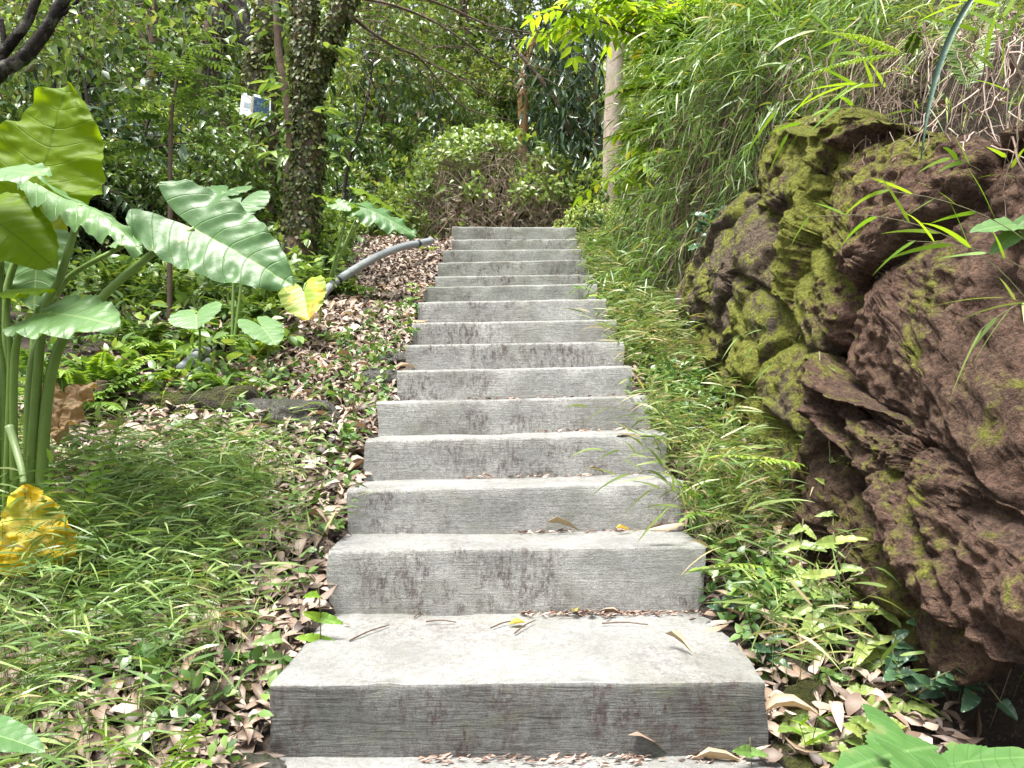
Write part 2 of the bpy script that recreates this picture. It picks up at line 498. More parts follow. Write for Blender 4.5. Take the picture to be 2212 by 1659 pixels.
L8 = [proto8(.1, .08), proto8(.3, .05), proto8(.5, .1)]
def proto14(bend, cup, twist):
    T = [0, .12, .3, .55, .8, 1]
    Wd = [.0, .27, .5, .46, .24, .0]
    v, rows = [], []
    for t, w in zip(T, Wd):
        z = -bend * (t - .5) ** 2 * 2 + bend * .5
        a = twist * (t - .5)
        if w == 0:
            rows.append([len(v)]); v.append((0, t, z))
        else:
            rows.append([len(v), len(v) + 1, len(v) + 2])
            v += [(-w * math.cos(a), t, z + cup * w * .5 - .3 * w * math.sin(a)), (0, t, z), (w * math.cos(a), t, z + cup * w * .5 + .3 * w * math.sin(a))]
    tri = [(rows[0][0], rows[1][1], rows[1][0]), (rows[0][0], rows[1][2], rows[1][1]), (rows[5][0], rows[4][0], rows[4][1]), (rows[5][0], rows[4][1], rows[4][2])]
    quad = []
    for i in range(1, 4):
        a, b = rows[i], rows[i + 1]
        quad += [(a[0], a[1], b[1], b[0]), (a[1], a[2], b[2], b[1])]
    return np.array(v, float), [np.array(tri), np.array(quad)]


L14 = [proto14(.25, .5, .5), proto14(-.3, .4, 0), proto14(.6, .7, 1.2), proto14(.1, -.5, .8), proto14(.4, .2, -1.5), proto14(-.15, .8, 0)]
L8_CURL = [proto8(.35, .18), proto8(-.3, .12), proto8(.6, .05), proto8(.05, .2), proto8(-.1, -.15)]
DIA = [(np.array([(0, 0, 0), (.5, .42, .07), (0, 1, -.12), (-.5, .42, .07)], float), [np.array([(0, 1, 2), (0, 2, 3)])]),
       (np.array([(0, 0, 0), (.5, .5, .1), (0, 1, -.35), (-.5, .5, .1)], float), [np.array([(0, 1, 2), (0, 2, 3)])])]


def put(mb, protos, pos, ax, up, ln, wd, mat=0, smooth=True):
    pos, ax = np.asarray(pos, float), unit(ax)
    n = len(pos)
    if n == 0:
        return
    up = np.broadcast_to(np.asarray(up, float), pos.shape)
    ln = np.broadcast_to(np.asarray(ln, float), (n,))
    wd = np.broadcast_to(np.asarray(wd, float), (n,))
    x = np.cross(ax, up)
    bad = np.linalg.norm(x, axis=1) < 1e-3
    x[bad] = np.cross(ax[bad], [1, .3, .2])
    x = unit(x)
    z = np.cross(x, ax)
    which = rng.integers(0, len(protos), n)
    for k, (pv, fs) in enumerate(protos):
        s = which == k
        c = s.sum()
        if not c:
            continue
        V = (pos[s][:, None] + x[s][:, None] * (pv[None, :, 0:1] * wd[s][:, None, None])
             + ax[s][:, None] * (pv[None, :, 1:2] * ln[s][:, None, None])
             + z[s][:, None] * (pv[None, :, 2:3] * ln[s][:, None, None]))
        off = (np.arange(c) * len(pv))[:, None, None]
        mb.add(V.reshape(-1, 3), [(f[None] + off).reshape(-1, f.shape[1]) for f in fs], mat, smooth)


def bez(p0, p1, p2, t):
    return (1 - t) ** 2 * p0 + 2 * t * (1 - t) * p1 + t * t * p2


def ribbons(mb, p0, p1, p2, w, mat=0, seg=5, shape='blade'):
    p0, p1, p2 = (np.asarray(a, float) for a in (p0, p1, p2))
    n = len(p0)
    w = np.broadcast_to(np.asarray(w, float), (n,))
    rnd = unit(rng.normal(size=(n, 3)))
    rows = []
    for i in range(seg + 1):
        t = i / seg
        p = bez(p0, p1, p2, t)
        d = unit(2 * (1 - t) * (p1 - p0) + 2 * t * (p2 - p1))
        s = unit(np.cross(d, rnd))
        ww = {'blade': max(.03, min(1, t * 5 + .35) * (1 - t ** 2.2)), 'even': 1 - .5 * t}[shape]
        rows.append(p - s * (w * ww / 2)[:, None])
        rows.append(p + s * (w * ww / 2)[:, None])
    V = np.stack(rows, 1)
    base = (np.arange(n) * 2 * (seg + 1))[:, None, None]
    q = np.array([(2 * i, 2 * i + 1, 2 * i + 3, 2 * i + 2) for i in range(seg)])
    mb.add(V.reshape(-1, 3), [(q[None] + base).reshape(-1, 4)], mat)


def strings(mb, p0, p1, p2, r, mat=0, seg=6, wig=0.0):
    """many thin three-sided stalks at once"""
    p0, p1, p2 = (np.asarray(a, float) for a in (p0, p1, p2))
    n = len(p0)
    r = np.broadcast_to(np.asarray(r, float), (n,))
    rnd = unit(rng.normal(size=(n, 3)))
    rows = []
    for i in range(seg + 1):
        t = i / seg
        p = bez(p0, p1, p2, t) + (rng.normal(size=(n, 3)) * wig if 0 < i else 0)
        d = unit(2 * (1 - t) * (p1 - p0) + 2 * t * (p2 - p1))
        a = unit(np.cross(d, rnd))
        b = np.cross(d, a)
        rr = (r * (1 - .6 * t))[:, None]
        for k in range(3):
            an = 2 * PI * k / 3
            rows.append(p + (a * math.cos(an) + b * math.sin(an)) * rr)
    V = np.stack(rows, 1)
    base = (np.arange(n) * 3 * (seg + 1))[:, None, None]
    q = np.array([(3 * i + k, 3 * i + (k + 1) % 3, 3 * i + 3 + (k + 1) % 3, 3 * i + 3 + k) for i in range(seg) for k in range(3)])
    mb.add(V.reshape(-1, 3), [(q[None] + base).reshape(-1, 4)], mat)


def smooth_path(pts, per=8):
    pts = [np.asarray(p, float) for p in pts]
    if len(pts) == 2:
        return np.array([lerp(pts[0], pts[1], i / per) for i in range(per + 1)])
    out = []
    ext = [2 * pts[0] - pts[1]] + pts + [2 * pts[-1] - pts[-2]]
    for i in range(1, len(ext) - 2):
        a, b, c, d = ext[i - 1:i + 3]
        for k in range(per):
            t = k / per
            out.append(.5 * (2 * b + (c - a) * t + (2 * a - 5 * b + 4 * c - d) * t * t + (3 * b - a - 3 * c + d) * t ** 3))
    out.append(pts[-1])
    return np.array(out)


def tube(mb, pts, r0, r1=None, sides=8, mat=0, per=8, lump=0.0, flare=0.0, radii=None, cap=True):
    c = smooth_path(pts, per)
    n = len(c)
    if radii is not None:
        rr = np.interp(np.linspace(0, 1, n), np.linspace(0, 1, len(radii)), radii)
    else:
        rr = np.linspace(r0, r1 if r1 is not None else r0, n)
    if flare:
        rr = rr * (1 + flare * np.exp(-np.linspace(0, 1, n) * 9))
    tang = unit(np.gradient(c, axis=0))
    a = np.array([1., 0, 0]) if abs(tang[0][0]) < .8 else np.array([0, 1., 0])
    V = []
    for i in range(n):
        a = unit(a - tang[i] * np.dot(a, tang[i]))
        b = np.cross(tang[i], a)
        for k in range(sides):
            an = 2 * PI * k / sides
            d = a * math.cos(an) + b * math.sin(an)
            r = rr[i]
            if lump:
                q = c[i] + d * r
                r *= 1 + lump * noise.noise(Vector(q * (1.1 / max(rr[i], .02)))) + lump * .5 * noise.noise(Vector(q * (2.9 / max(rr[i], .02))))
            V.append(c[i] + d * r)
    q = [(i * sides + k, i * sides + (k + 1) % sides, (i + 1) * sides + (k + 1) % sides, (i + 1) * sides + k)
         for i in range(n - 1) for k in range(sides)]
    fs = [np.array(q)]
    if cap:
        fs += [np.array([list(range(sides))[::-1]]), np.array([[(n - 1) * sides + k for k in range(sides)]])]
    mb.add(np.array(V), fs, mat)
    return c


def frond(mb, p0, d, L, n, plen, pw, arch, mat=0, rmat=None, side=None, protos=None, prof='fern', rr=.0022, tip=True):
    p0, d = np.asarray(p0, float), unit(d)
    if side is None:
        side = np.cross(d, [0, 0, 1.])
        if np.linalg.norm(side) < .2:
            side = np.array([1., 0, 0])
    side = unit(side)
    t = np.linspace(.1 if prof == 'fern' else .22, .985, n)
    pos = p0 + d * (L * t)[:, None] + np.array([0, 0, -1.]) * (arch * L * t * t)[:, None]
    tan = unit(d * L + np.array([0, 0, -1.]) * (2 * arch * L * t)[:, None])
    if prof == 'fern':
        w = np.minimum(1, t * 3 + .25) * (1 - t ** 2.5) ** .8 + .06
    elif prof == 'tri':
        w = (1 - t) ** .8 + .08
    else:
        w = np.full(n, 1.0)
    nrm = unit(np.cross(side, tan))
    for s in (-1, 1):
        ax = side * s * .92 + tan * (.36 if prof != 'pinnate' else .5) + rng.normal(size=(n, 3)) * .06 + np.array([0, 0, -.12])
        put(mb, protos or L8[:2], pos, ax, nrm, plen * w * rng.uniform(.88, 1.1, n), pw * (w if prof == 'tri' else np.sqrt(w)), mat)
    if tip:
        put(mb, protos or L8[:1], pos[-1:], tan[-1:], nrm[-1:], plen, pw, mat)
    tt = [0, .25, .5, .75, 1]
    tube(mb, [p0 + d * L * a + np.array([0, 0, -1.]) * arch * L * a * a for a in tt], rr, rr * .4, 4, mat if rmat is None else rmat, 3)


def sprays(mb, O, Dr, L, k, ll, lw, protos, mat=0, droop=.25, stem=None, sr=.003):
    O, Dr = np.asarray(O, float), unit(Dr)
    n = len(O)
    L = np.broadcast_to(np.asarray(L, float), (n,))
    E = O + Dr * L[:, None] + np.array([0, 0, -1.]) * (L * droop)[:, None]
    Mid = O + Dr * (L * .55)[:, None]
    for j in range(k):
        t = np.clip((.15 + .85 * (j + 1) / k) + rng.normal(size=n) * .04, .1, 1)[:, None]
        p = bez(O, Mid, E, t)
        an = rng.uniform(0, 2 * PI, n)
        perp = unit(np.cross(Dr, rng.normal(size=(n, 3))))
        ax = Dr * .55 + perp * .75 + np.array([0, 0, -droop]) * 1.0
        up = np.array([0, 0, 1.]) + rng.normal(size=(n, 3)) * .45
        sc = rng.uniform(.65, 1.2, n)
        put(mb, protos, p, ax, up, ll * sc, lw * sc, mat)
    if stem is not None:
        strings(mb, O, Mid, E, sr, stem, 3)


# ------------------------------------------------------------------ terrain
# (left x, right x, left y, right y, depth) of each step's top front edge, in photo units
ST = [(560, 1690, 1665, 1655, 1.50), (585, 1658, 1480, 1471, 1.857), (709, 1521, 1188, 1178, 2.46), (750, 1478, 1059, 1040, 2.74), (787, 1440, 951, 935, 3.05),
      (815, 1402, 868, 855, 3.40), (857, 1366, 800, 790, 3.82), (875, 1345, 745, 737, 4.22), (890, 1330, 697, 690, 4.60),
      (902, 1310, 652, 645, 4.98), (915, 1290, 620, 612, 5.42), (939, 1280, 597, 592, 5.86), (946, 1268, 567, 560, 6.28),
      (957, 1256, 540, 538, 6.74), (974, 1246, 517, 516, 7.20), (976, 1244, 489, 491, 7.66)]
STEP = []
for (lx, rx, ly, ry, D) in ST:
    a, b = P(lx, ly, D), P(rx, ry, D)
    if D == 1.50:
        a = np.array([-.60, D, ZC - .868]); b = np.array([.635, D, ZC - .862])
    STEP.append((a[0], b[0], a[2], b[2], D))
SY = np.array([0.0] + [s[4] for s in STEP])
SZ = np.array([ZC - 1.62] + [(s[2] + s[3]) / 2 for s in STEP])


def zs(y):
    y = np.asarray(y, float)
    return np.interp(y, SY, SZ) - .168


def vnoise(x, y, s, seed=0):
    x = np.atleast_1d(np.asarray(x, float)); y = np.atleast_1d(np.asarray(y, float))
    out = np.zeros(np.broadcast(x, y).shape)
    xb, yb = np.broadcast_arrays(x, y)
    r = np.random.default_rng(seed + 500)
    for k in range(6):
        a = r.uniform(0, 2 * PI); f = s * (1.0 + .7 * k); ph = r.uniform(0, 6.3)
        out = out + np.sin((xb * math.cos(a) + yb * math.sin(a)) * f + ph + 1.3 * np.sin((xb * math.sin(a) - yb * math.cos(a)) * f * .6 + ph)) / (1 + .6 * k)
    return out / 2.2


def foot(y):
    return np.interp(y, [0, 1.6, 2.3, 2.7, 3.6, 4.6, 5.2, 6, 7, 8, 9.5, 12, 20], [1.95, 1.95, 1.85, 1.62, 1.58, 1.45, 1.12, 1.0, 1.1, 1.32, 1.75, 2.6, 4.0])


def ground_z(x, y):
    x = np.asarray(x, float); y = np.asarray(y, float)
    z = zs(y)
    back = np.maximum(0, y - 7.66)
    z = z + .02 * np.minimum(back, 3) + .52 * np.maximum(0, y - 9.8) * sstep(9.8, 13, y)
    far = np.maximum(0, y - 34)
    z = z - .5 * far
    left = np.maximum(0, -x - 1.0)
    z = z + .07 * np.minimum(left, 2) + .22 * np.maximum(0, left - 3.2)
    und = .035 * vnoise(x, y, 2.1, 1).reshape(z.shape) + .02 * vnoise(x, y, 5.5, 2).reshape(z.shape)
    z = z + und * sstep(.62, 1.0, np.abs(x)) + .35 * vnoise(x, y, .6, 3).reshape(z.shape) * sstep(10, 14, y)
    lft = np.interp(y, [s[4] for s in STEP], [s[0] for s in STEP]); rgt = np.interp(y, [s[4] for s in STEP], [s[1] for s in STEP])
    z = z - .25 * sstep(.0, .09, x - lft - .0) * sstep(.0, .09, rgt - x) * (y < 8)
    r = x - foot(y)
    H = np.interp(y, [0, 2, 4, 6, 8, 10, 13], [1.5, 1.55, 1.5, 1.35, 1.15, .7, .3])
    z = z + H * sstep(0, .42, r) + .85 * np.minimum(np.maximum(0, r - .28), 3.5) + .04 * sstep(-.3, 0, r)
    z = z - .45 * sstep(1.12, 1.4, x) * sstep(2.45, 2.2, y) * sstep(1.95, 1.8, x)
    z = z + .09 * vnoise(x, y, 6, 4).reshape(z.shape) * sstep(.1, .5, r)
    return z


def on(px, D, dx=0.0):
    x = (px - 1106) / F * D + dx
    return np.array([x, D, float(ground_z(x, D))])


xs = np.concatenate([np.linspace(-40, -6, 40, endpoint=False), np.linspace(-6, -.8, 90, endpoint=False), np.linspace(-.8, .8, 56, endpoint=False),
                     np.linspace(.8, 3.2, 90, endpoint=False), np.linspace(3.2, 40, 40)])
ys = np.concatenate([np.linspace(-3, 1.2, 12, endpoint=False), np.linspace(1.2, 9.5, 150, endpoint=False), np.linspace(9.5, 36, 70, endpoint=False), np.linspace(36, 80, 12)])
X, Y = np.meshgrid(xs, ys)
Zg = ground_z(X, Y)
nx, ny = len(xs), len(ys)
idx = np.arange(nx * ny).reshape(ny, nx)
mb = MB()
mb.add(np.stack([X, Y, Zg], -1), [np.stack([idx[:-1, :-1], idx[:-1, 1:], idx[1:, 1:], idx[1:, :-1]], -1).reshape(-1, 4)])
tag(mb.build('ground', M['soil']), kind='structure')

# ------------------------------------------------------------------ stairs
stairs = empty('concrete_staircase', (0, 1.5, ZC - 1.0), 'grey weathered concrete staircase climbing straight through the forest', 'staircase')


def step_mesh(i):
    x0, x1, zl, zr, D = STEP[i]
    Dn = STEP[i + 1][4] + .07 if i + 1 < len(STEP) else D + 1.0
    hgt = .34
    prof = []                                    # (depth offset, height offset)
    dep = Dn - D
    nt_ = 12
    for k in range(nt_):
        prof.append((dep - (dep - .014) * k / (nt_ - 1), 0))
    for k in range(1, 4):
        an = PI / 2 * k / 4
        prof.append((.014 - .014 * math.sin(an), -.014 + .014 * math.cos(an)))
    for k in range(13):
        prof.append((0, -.014 - (hgt - .014) * k / 12))
    nseg = 70
    V = []
    for (dy, dz) in prof:
        for j in range(nseg + 1):
            u = j / nseg
            x = lerp(x0, x1, u)
            zt = lerp(zl, zr, u)
            y, z = D + dy, zt + dz
            q = Vector((x * 5, y * 5, z * 5 + i * 3.3))
            e = noise.noise(q) * .009 + noise.noise(q * 5) * .003
            edge = math.exp(-((dy) ** 2 + dz ** 2) / .0009)
            chip = max(0, noise.noise(Vector((x * 8, i * 5.1, 2))) - .1) * .024 * edge
            if dz == 0:
                z += e * .8 - chip - .005 * math.exp(-((u - .5) / .22) ** 2)
            else:
                y += e + chip
            if j in (0, nseg):
                x += noise.noise(Vector((y * 7, z * 7, i * 2.0 + j))) * .014
            V.append((x, y, z))
    V = np.array(V)
    w = nseg + 1
    ii = np.arange(len(prof) * w).reshape(len(prof), w)
    q = np.stack([ii[:-1, :-1], ii[1:, :-1], ii[1:, 1:], ii[:-1, 1:]], -1).reshape(-1, 4)
    m = MB()
    cut = nseg * (nt_ + 1)
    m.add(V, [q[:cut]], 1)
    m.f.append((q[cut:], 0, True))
    # side walls
    for j, flip in ((0, 0), (nseg, 1)):
        ring = V[ii[:, j]]
        back = np.array([[ring[0][0], ring[0][1], ring[0][2] - hgt]])
        fl = list(range(len(ring))) + [len(ring)]
        m.add(np.vstack([ring, back]), [np.array([fl[::-1] if flip else fl])], 0, False)
    return m


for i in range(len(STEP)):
    mat = M['step_dark'] if i <= 1 else (M['step_worn'] if i >= 10 else M['step'])
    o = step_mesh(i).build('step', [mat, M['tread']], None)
    o.location = (0, 0, 0)
    o.parent = stairs
    o.matrix_parent_inverse.identity()
    o.location = (-stairs.location[0], -stairs.location[1], -stairs.location[2])
o['label'] = 'topmost step with a paler mottled front'


def child(mb_, name, mats, root):
    """build a part in world coordinates under a root that only translates"""
    return mb_.build(name, mats, root, loc=np.array(root.location))


# ------------------------------------------------------------------ rocks of the right bank
def dwall(px, py, lean=.25):
    a, b = (px - 1106) / F, (py - 861) / F
    lo, hi = .8, 8.0
    for _ in range(40):
        D = (lo + hi) / 2
        f = a * D - 1.05 - lean * max(0.0, -b * D + ZC - float(zs(D)))
        lo, hi = (D, hi) if f < 0 else (lo, D)
    return D


WN = unit(np.array([-.93, -.35, .12]))


def blob(poly, offset, bulge, back, mat, name, label, amp=.05, freq=3.0, rings=46, seg=190, depth=None, cat='rock', strata=.5):
    pts = np.array([P(x, y, (depth(x, y) if depth else dwall(x, y))) for x, y in poly]) + WN * offset
    n = len(pts)
    c = pts.mean(0)
    closed = smooth_path(list(pts) + [pts[0]], 12)
    d = np.concatenate([[0], np.cumsum(np.linalg.norm(np.diff(closed, axis=0), axis=1))])
    s = np.linspace(0, d[-1], seg, endpoint=False)
    ring = np.stack([np.interp(s, d, closed[:, k]) for k in range(3)], 1)
    V = [c + WN * bulge]
    rad = [math.sin(PI * k / (2 * rings)) for k in range(1, rings)]
    for sgn in (1, -1):
        seq = rad if sgn == 1 else [1.0] + rad[::-1][::3]
        for r in seq:
            h = math.sqrt(max(0, 1 - r ** 2.6)) * (bulge if sgn == 1 else -back)
            V.extend(c + (ring - c) * r + WN * h)
    V.append(c - WN * back)
    V = np.array(V)
    nr = (len(V) - 2) // seg
    ii = 1 + np.arange(nr * seg).reshape(nr, seg)
    q = np.stack([ii[:-1], ii[1:], np.roll(ii[1:], -1, 1), np.roll(ii[:-1], -1, 1)], -1).reshape(-1, 4)
    top = np.array([(0, ii[0, k], ii[0, (k + 1) % seg]) for k in range(seg)])
    bot = np.array([(len(V) - 1, ii[-1, (k + 1) % seg], ii[-1, k]) for k in range(seg)])
    # fractured blocks that dip to the lower right, with cracks between them and a rough skin
    out = []
    sd = len(poly) * 7.3 + offset * 10
    s1, s2 = unit(np.array([0, -.78, -.62])), unit(np.array([0, -.62, .78]))
    rd1, rd2 = Vector((.8, -.5, .3)), Vector((-.4, .9, .5))

    def facets(w, tilt_dir):
        dist, pp = noise.voronoi(w)
        pl = noise.noise(pp[0] * 3.71 + Vector((sd, 0, 0)))
        tilt = (w - pp[0]).dot(tilt_dir)
        g = min(1, max(0, (dist[1] - dist[0]) / .22))
        return pl * .75 + tilt * 1.15 - (1 - g) ** 2 * 1.2

    for v in V:
        p = Vector(v)
        dr = unit(WN * (1 if np.dot(v - c, WN) > -.02 else -1) + .55 * unit(v - c))
        wob = noise.noise(p * 2.3) * .12
        w = Vector((np.dot(v, s1) * 1.15 + wob, np.dot(v, s2) * 2.1 + wob * 1.5, np.dot(v, WN) * 1.6)) * (freq * .5) + Vector((sd, 0, 0))
        fine = noise.fractal(p * freq * 5, .7, 2.1, 4)
        fin2 = noise.fractal(p * freq * 12, .6, 2.2, 3)
        disp = amp * (facets(w, rd1) * strata * 1.9 + .16 * facets(w * 2.3, rd2) + fine * .26 + fin2 * .26 - .16 * abs(noise.noise(p * freq * 2.3)))
        out.append(v + dr * disp)
    out = np.array(out)
    mid_ = out[1:-1].reshape(nr, seg, 3)
    for _ in range(2):
        a_ = mid_.copy()
        a_[1:-1] = .5 * mid_[1:-1] + .125 * (mid_[:-2] + mid_[2:] + np.roll(mid_, 1, 1)[1:-1] + np.roll(mid_, -1, 1)[1:-1])
        mid_ = a_
    for r_ in range(nr):
        for k_ in range(seg):
            pv = Vector(mid_[r_, k_])
            mid_[r_, k_] += WN * amp * .22 * noise.fractal(pv * 26, .7, 2.2, 3)
    out[1:-1] = mid_.reshape(-1, 3)
    m = MB()
    m.add(out, [q, top, bot], 0, True)
    o = m.build(name, mat, None, loc=c)
    return tag(o, label, cat)


blob([(1655, 400), (1690, 290), (1780, 235), (1900, 240), (2050, 270), (2230, 270), (2420, 330), (2440, 1300), (2250, 1150), (2120, 1040), (1990, 930), (1890, 880),
      (1840, 820), (1770, 740), (1700, 640), (1680, 520)], -.03, .16, .4, [M['rock_brown']], 'cliff_rock',
     'tall reddish brown rock face overhanging the ledge beside the stairs', .085, 1.9, 70, 300)
blob([(1650, 350), (1700, 270), (1770, 250), (1850, 300), (1890, 460), (1880, 640), (1800, 770), (1740, 710), (1690, 620), (1670, 480)], -.01, .13, .3, [M['rock_mossy']], 'rock',
     'yellow mossy rock bulge under the hanging roots', .055, 4.0, 50, 220)
blob([(1485, 690), (1490, 630), (1540, 540), (1600, 440), (1680, 400), (1705, 520), (1715, 640), (1750, 710), (1690, 760), (1590, 740)], .02, .14, .35, [M['rock_grey']], 'boulder',
     'grey brown boulder jutting furthest toward the stairs', .05, 3.4, 46, 200)
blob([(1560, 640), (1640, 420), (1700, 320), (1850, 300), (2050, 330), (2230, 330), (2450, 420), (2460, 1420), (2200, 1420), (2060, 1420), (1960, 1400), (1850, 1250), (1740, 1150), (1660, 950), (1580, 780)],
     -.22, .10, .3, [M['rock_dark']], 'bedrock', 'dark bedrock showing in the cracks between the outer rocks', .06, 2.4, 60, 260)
blob([(1480, 725), (1560, 690), (1670, 680), (1770, 740), (1800, 850), (1785, 960), (1790, 1100), (1740, 1200), (1680, 1060), (1610, 900), (1530, 830)], -.02, .13, .3,
     [M['rock_mossy']], 'rock', 'mossy green split rock with grass tufts on its shelf', .055, 3.8, 50, 220)
blob([(1785, 800), (1805, 765), (1860, 830), (1960, 890), (2070, 960), (2190, 1060), (2310, 1160), (2430, 1380), (2230, 1430), (2110, 1345), (2010, 1230), (1930, 1060),
      (1860, 945), (1805, 870)], .07, .12, .35, [M['rock_brown']], 'rock_ledge', 'long reddish rock ledge slanting down to the lower right', .08, 2.4, 60, 260)
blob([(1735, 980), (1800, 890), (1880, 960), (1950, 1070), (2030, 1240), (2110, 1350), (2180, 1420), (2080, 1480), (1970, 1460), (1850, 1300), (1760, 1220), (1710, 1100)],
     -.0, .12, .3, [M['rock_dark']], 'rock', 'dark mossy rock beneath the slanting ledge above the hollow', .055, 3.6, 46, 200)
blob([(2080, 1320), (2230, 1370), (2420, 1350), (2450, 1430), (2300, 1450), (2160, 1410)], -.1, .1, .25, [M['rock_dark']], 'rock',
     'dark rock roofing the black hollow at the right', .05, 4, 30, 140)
dd = lambda x, y: 2.02 - (y - 1500) * .0012
blob([(1680, 1560), (1720, 1480), (1790, 1450), (1850, 1500), (1860, 1600), (1800, 1680), (1690, 1680)], -.02, .11, .14, [M['stone_moss']], 'boulder',
     'small mossy boulder right of the lowest steps', .025, 7, 26, 110, dd, strata=.2)

# ------------------------------------------------------------------ stones on the ground
STONES = [(500, 3.60, .16, 'stone_moss', 'largest mossy stone of the low row left of the stairs'),
          (425, 3.62, .11, 'stone_moss', 'small dark stone at the left end of the low stone row'),
          (590, 3.55, .13, 'stone', 'flat grey stone in the low row with leaves on it'),
          (650, 3.50, .15, 'stone', 'pale grey stone at the stair end of the low stone row'),
          (330, 3.65, .10, 'stone_moss', 'dark stone half hidden between dead taro leaf and ferns'),
          (865, 4.35, .11, 'stone', 'grey stone wedged against the left edge of the stairs'),
          (835, 4.05, .12, 'stone', 'pale flat stone beside the ninth step in leaf litter'),
          (800, 5.1, .06, 'stone', 'small white stone on the pink leaf litter'),
          (345, 3.85, .05, 'stone', 'round pale pebble below the broken pipe'),
          (470, 2.02, .09, 'stone_moss', 'dark mossy stone half buried near the bottom step'),
          (360, 1.98, .06, 'stone_moss', 'dark low stone in the grass beside the front fern'),
          (545, 1.80, .06, 'stone', 'grey rubble stone tight against the bottom riser'),
          (100, 2.75, .08, 'stone', 'blue grey stone at the foot of the big taro'),
          (905, 5.5, .10, 'stone_moss', 'mossy stone tucked beside the upper left steps')]
for k, (px, D, r, mt, lab) in enumerate(STONES):
    g = on(px, D)
    V, fs = [], []
    n1, n2 = 16, 24
    rs = np.random.default_rng(k + 3)
    sx, sy, sz = r * rs.uniform(.9, 1.4), r * rs.uniform(.8, 1.1), r * rs.uniform(.42, .62)
    for a in range(n1 + 1):
        for b in range(n2):
            th, ph = PI * a / n1, 2 * PI * b / n2
            d = np.array([math.sin(th) * math.cos(ph), math.sin(th) * math.sin(ph), math.cos(th)])
            d = np.sign(d) * np.abs(d) ** .8
            e = 1 + .28 * noise.noise(Vector(d * 1.6) + Vector((k * 4., 0, 0))) + .12 * noise.noise(Vector(d * 4.5) + Vector((0, k * 3., 0)))
            V.append(g + d * np.array([sx, sy, sz]) * e + np.array([0, 0, sz * .25]))
    ii = np.arange((n1 + 1) * n2).reshape(n1 + 1, n2)
    m = MB()
    m.add(np.array(V), [np.stack([ii[:-1], ii[1:], np.roll(ii[1:], -1, 1), np.roll(ii[:-1], -1, 1)], -1).reshape(-1, 4)])
    tag(m.build('stone', M[mt], None, loc=g), lab, 'stone', 'stones lying left of the stairs')


# ------------------------------------------------------------------ trees
def leafy(mb_, centers, rad, ntw, k, ll, lw, protos, mat=0, stem=None, droop=.3, tl=.3, up=.35):
    """leaf sprays on lumps: twig origins inside each lump, pointing out"""
    C = np.asarray(centers, float)
    per = max(1, ntw // len(C))
    O, Dd, LL = [], [], []
    for i, c in enumerate(C):
        r = rad[i] if hasattr(rad, '__len__') else rad
        d = unit(rng.normal(size=(per, 3)) + np.array([0, 0, up]))
        O.append(c + d * r * rng.uniform(.25, .85, (per, 1)) * np.array([1, 1, .8]))
        Dd.append(d + rng.normal(size=(per, 3)) * .4)
        LL.append(np.full(per, tl * r if tl < 3 else tl) * rng.uniform(.6, 1.3, per))
    sprays(mb_, np.concatenate(O), np.concatenate(Dd), np.concatenate(LL), k, ll, lw, protos, mat, droop, stem)


def limb_path(px_list, D):
    return [P(x, y, D if np.isscalar(D) else D[i]) for i, (x, y) in enumerate(px_list)]


def ivy_coat(mb_, path, r, n, size, mat=0, spread=1.0, t0=0., t1=1.):
    c = smooth_path(path, 20)
    tang = unit(np.gradient(c, axis=0))
    k = rng.uniform(t0, t1, n) * (len(c) - 1)
    i = k.astype(int)
    d = unit(np.cross(tang[i], rng.normal(size=(n, 3))))
    rr = r(k / (len(c) - 1)) if callable(r) else r
    pos = c[i] + tang[i] * rng.uniform(-.05, .05, (n, 1)) + d * (rr * rng.uniform(1.0, 1.0 + .25 * spread, n))[:, None]
    ax = np.array([0, 0, -1.]) + d * .5 + rng.normal(size=(n, 3)) * .5
    sc = rng.uniform(.6, 1.3, n)
    put(mb_, L8[:2], pos, ax, d + rng.normal(size=(n, 3)) * .35, size * sc, size * .75 * sc, mat)


# --- the ivy-covered tree
bp_ = on(640, 6.0)
tr = empty('ivy_tree', bp_, 'thick tree trunk wrapped in small ivy leaves left of the stairs', 'tree')
path = [bp_ - np.array([0, 0, .1])] + limb_path([(640, 560), (650, 470), (660, 400), (668, 300), (662, 190), (657, 80), (660, -60), (650, -300)], 6.0)
m = MB()
tube(m, path, 0, sides=18, per=8, lump=.16, flare=.4, radii=[.18, .15, .125, .108, .10, .098, .09, .085, .075])
child(m, 'trunk', M['bark_ivy'], tr)
m = MB()
tube(m, limb_path([(664, 215), (690, 140), (712, 80), (745, 0), (790, -120)], 5.95), .072, .055, 12, lump=.15)
child(m, 'branch', M['bark_ivy'], tr)
m = MB()
tube(m, limb_path([(735, 15), (790, 60), (850, 100), (905, 125), (960, 190), (1010, 235), (1110, 262)], [6, 6.2, 6.4, 6.6, 6.8, 7, 7.2]), .017, .004, 6, per=6)
tube(m, limb_path([(905, 125), (985, 165), (1040, 200), (1120, 215)], [6.6, 6.7, 6.9, 7]), .008, .003, 5)
tube(m, limb_path([(745, -10), (860, 15), (960, 60), (1060, 130), (1130, 160)], [6, 6.3, 6.6, 6.9, 7.2]), .014, .004, 5)
tube(m, limb_path([(900, -10), (980, 20), (1060, 55), (1170, 75), (1230, 85)], [6.3, 6.5, 6.6, 6.8, 7]), .012, .004, 5)
tube(m, limb_path([(700, 70), (730, 130), (760, 190), (770, 260)], [6, 5.9, 5.9, 6]), .008, .003, 5)
child(m, 'bare_branch', M['bark_brown'], tr)
m = MB()
O, E = [], []
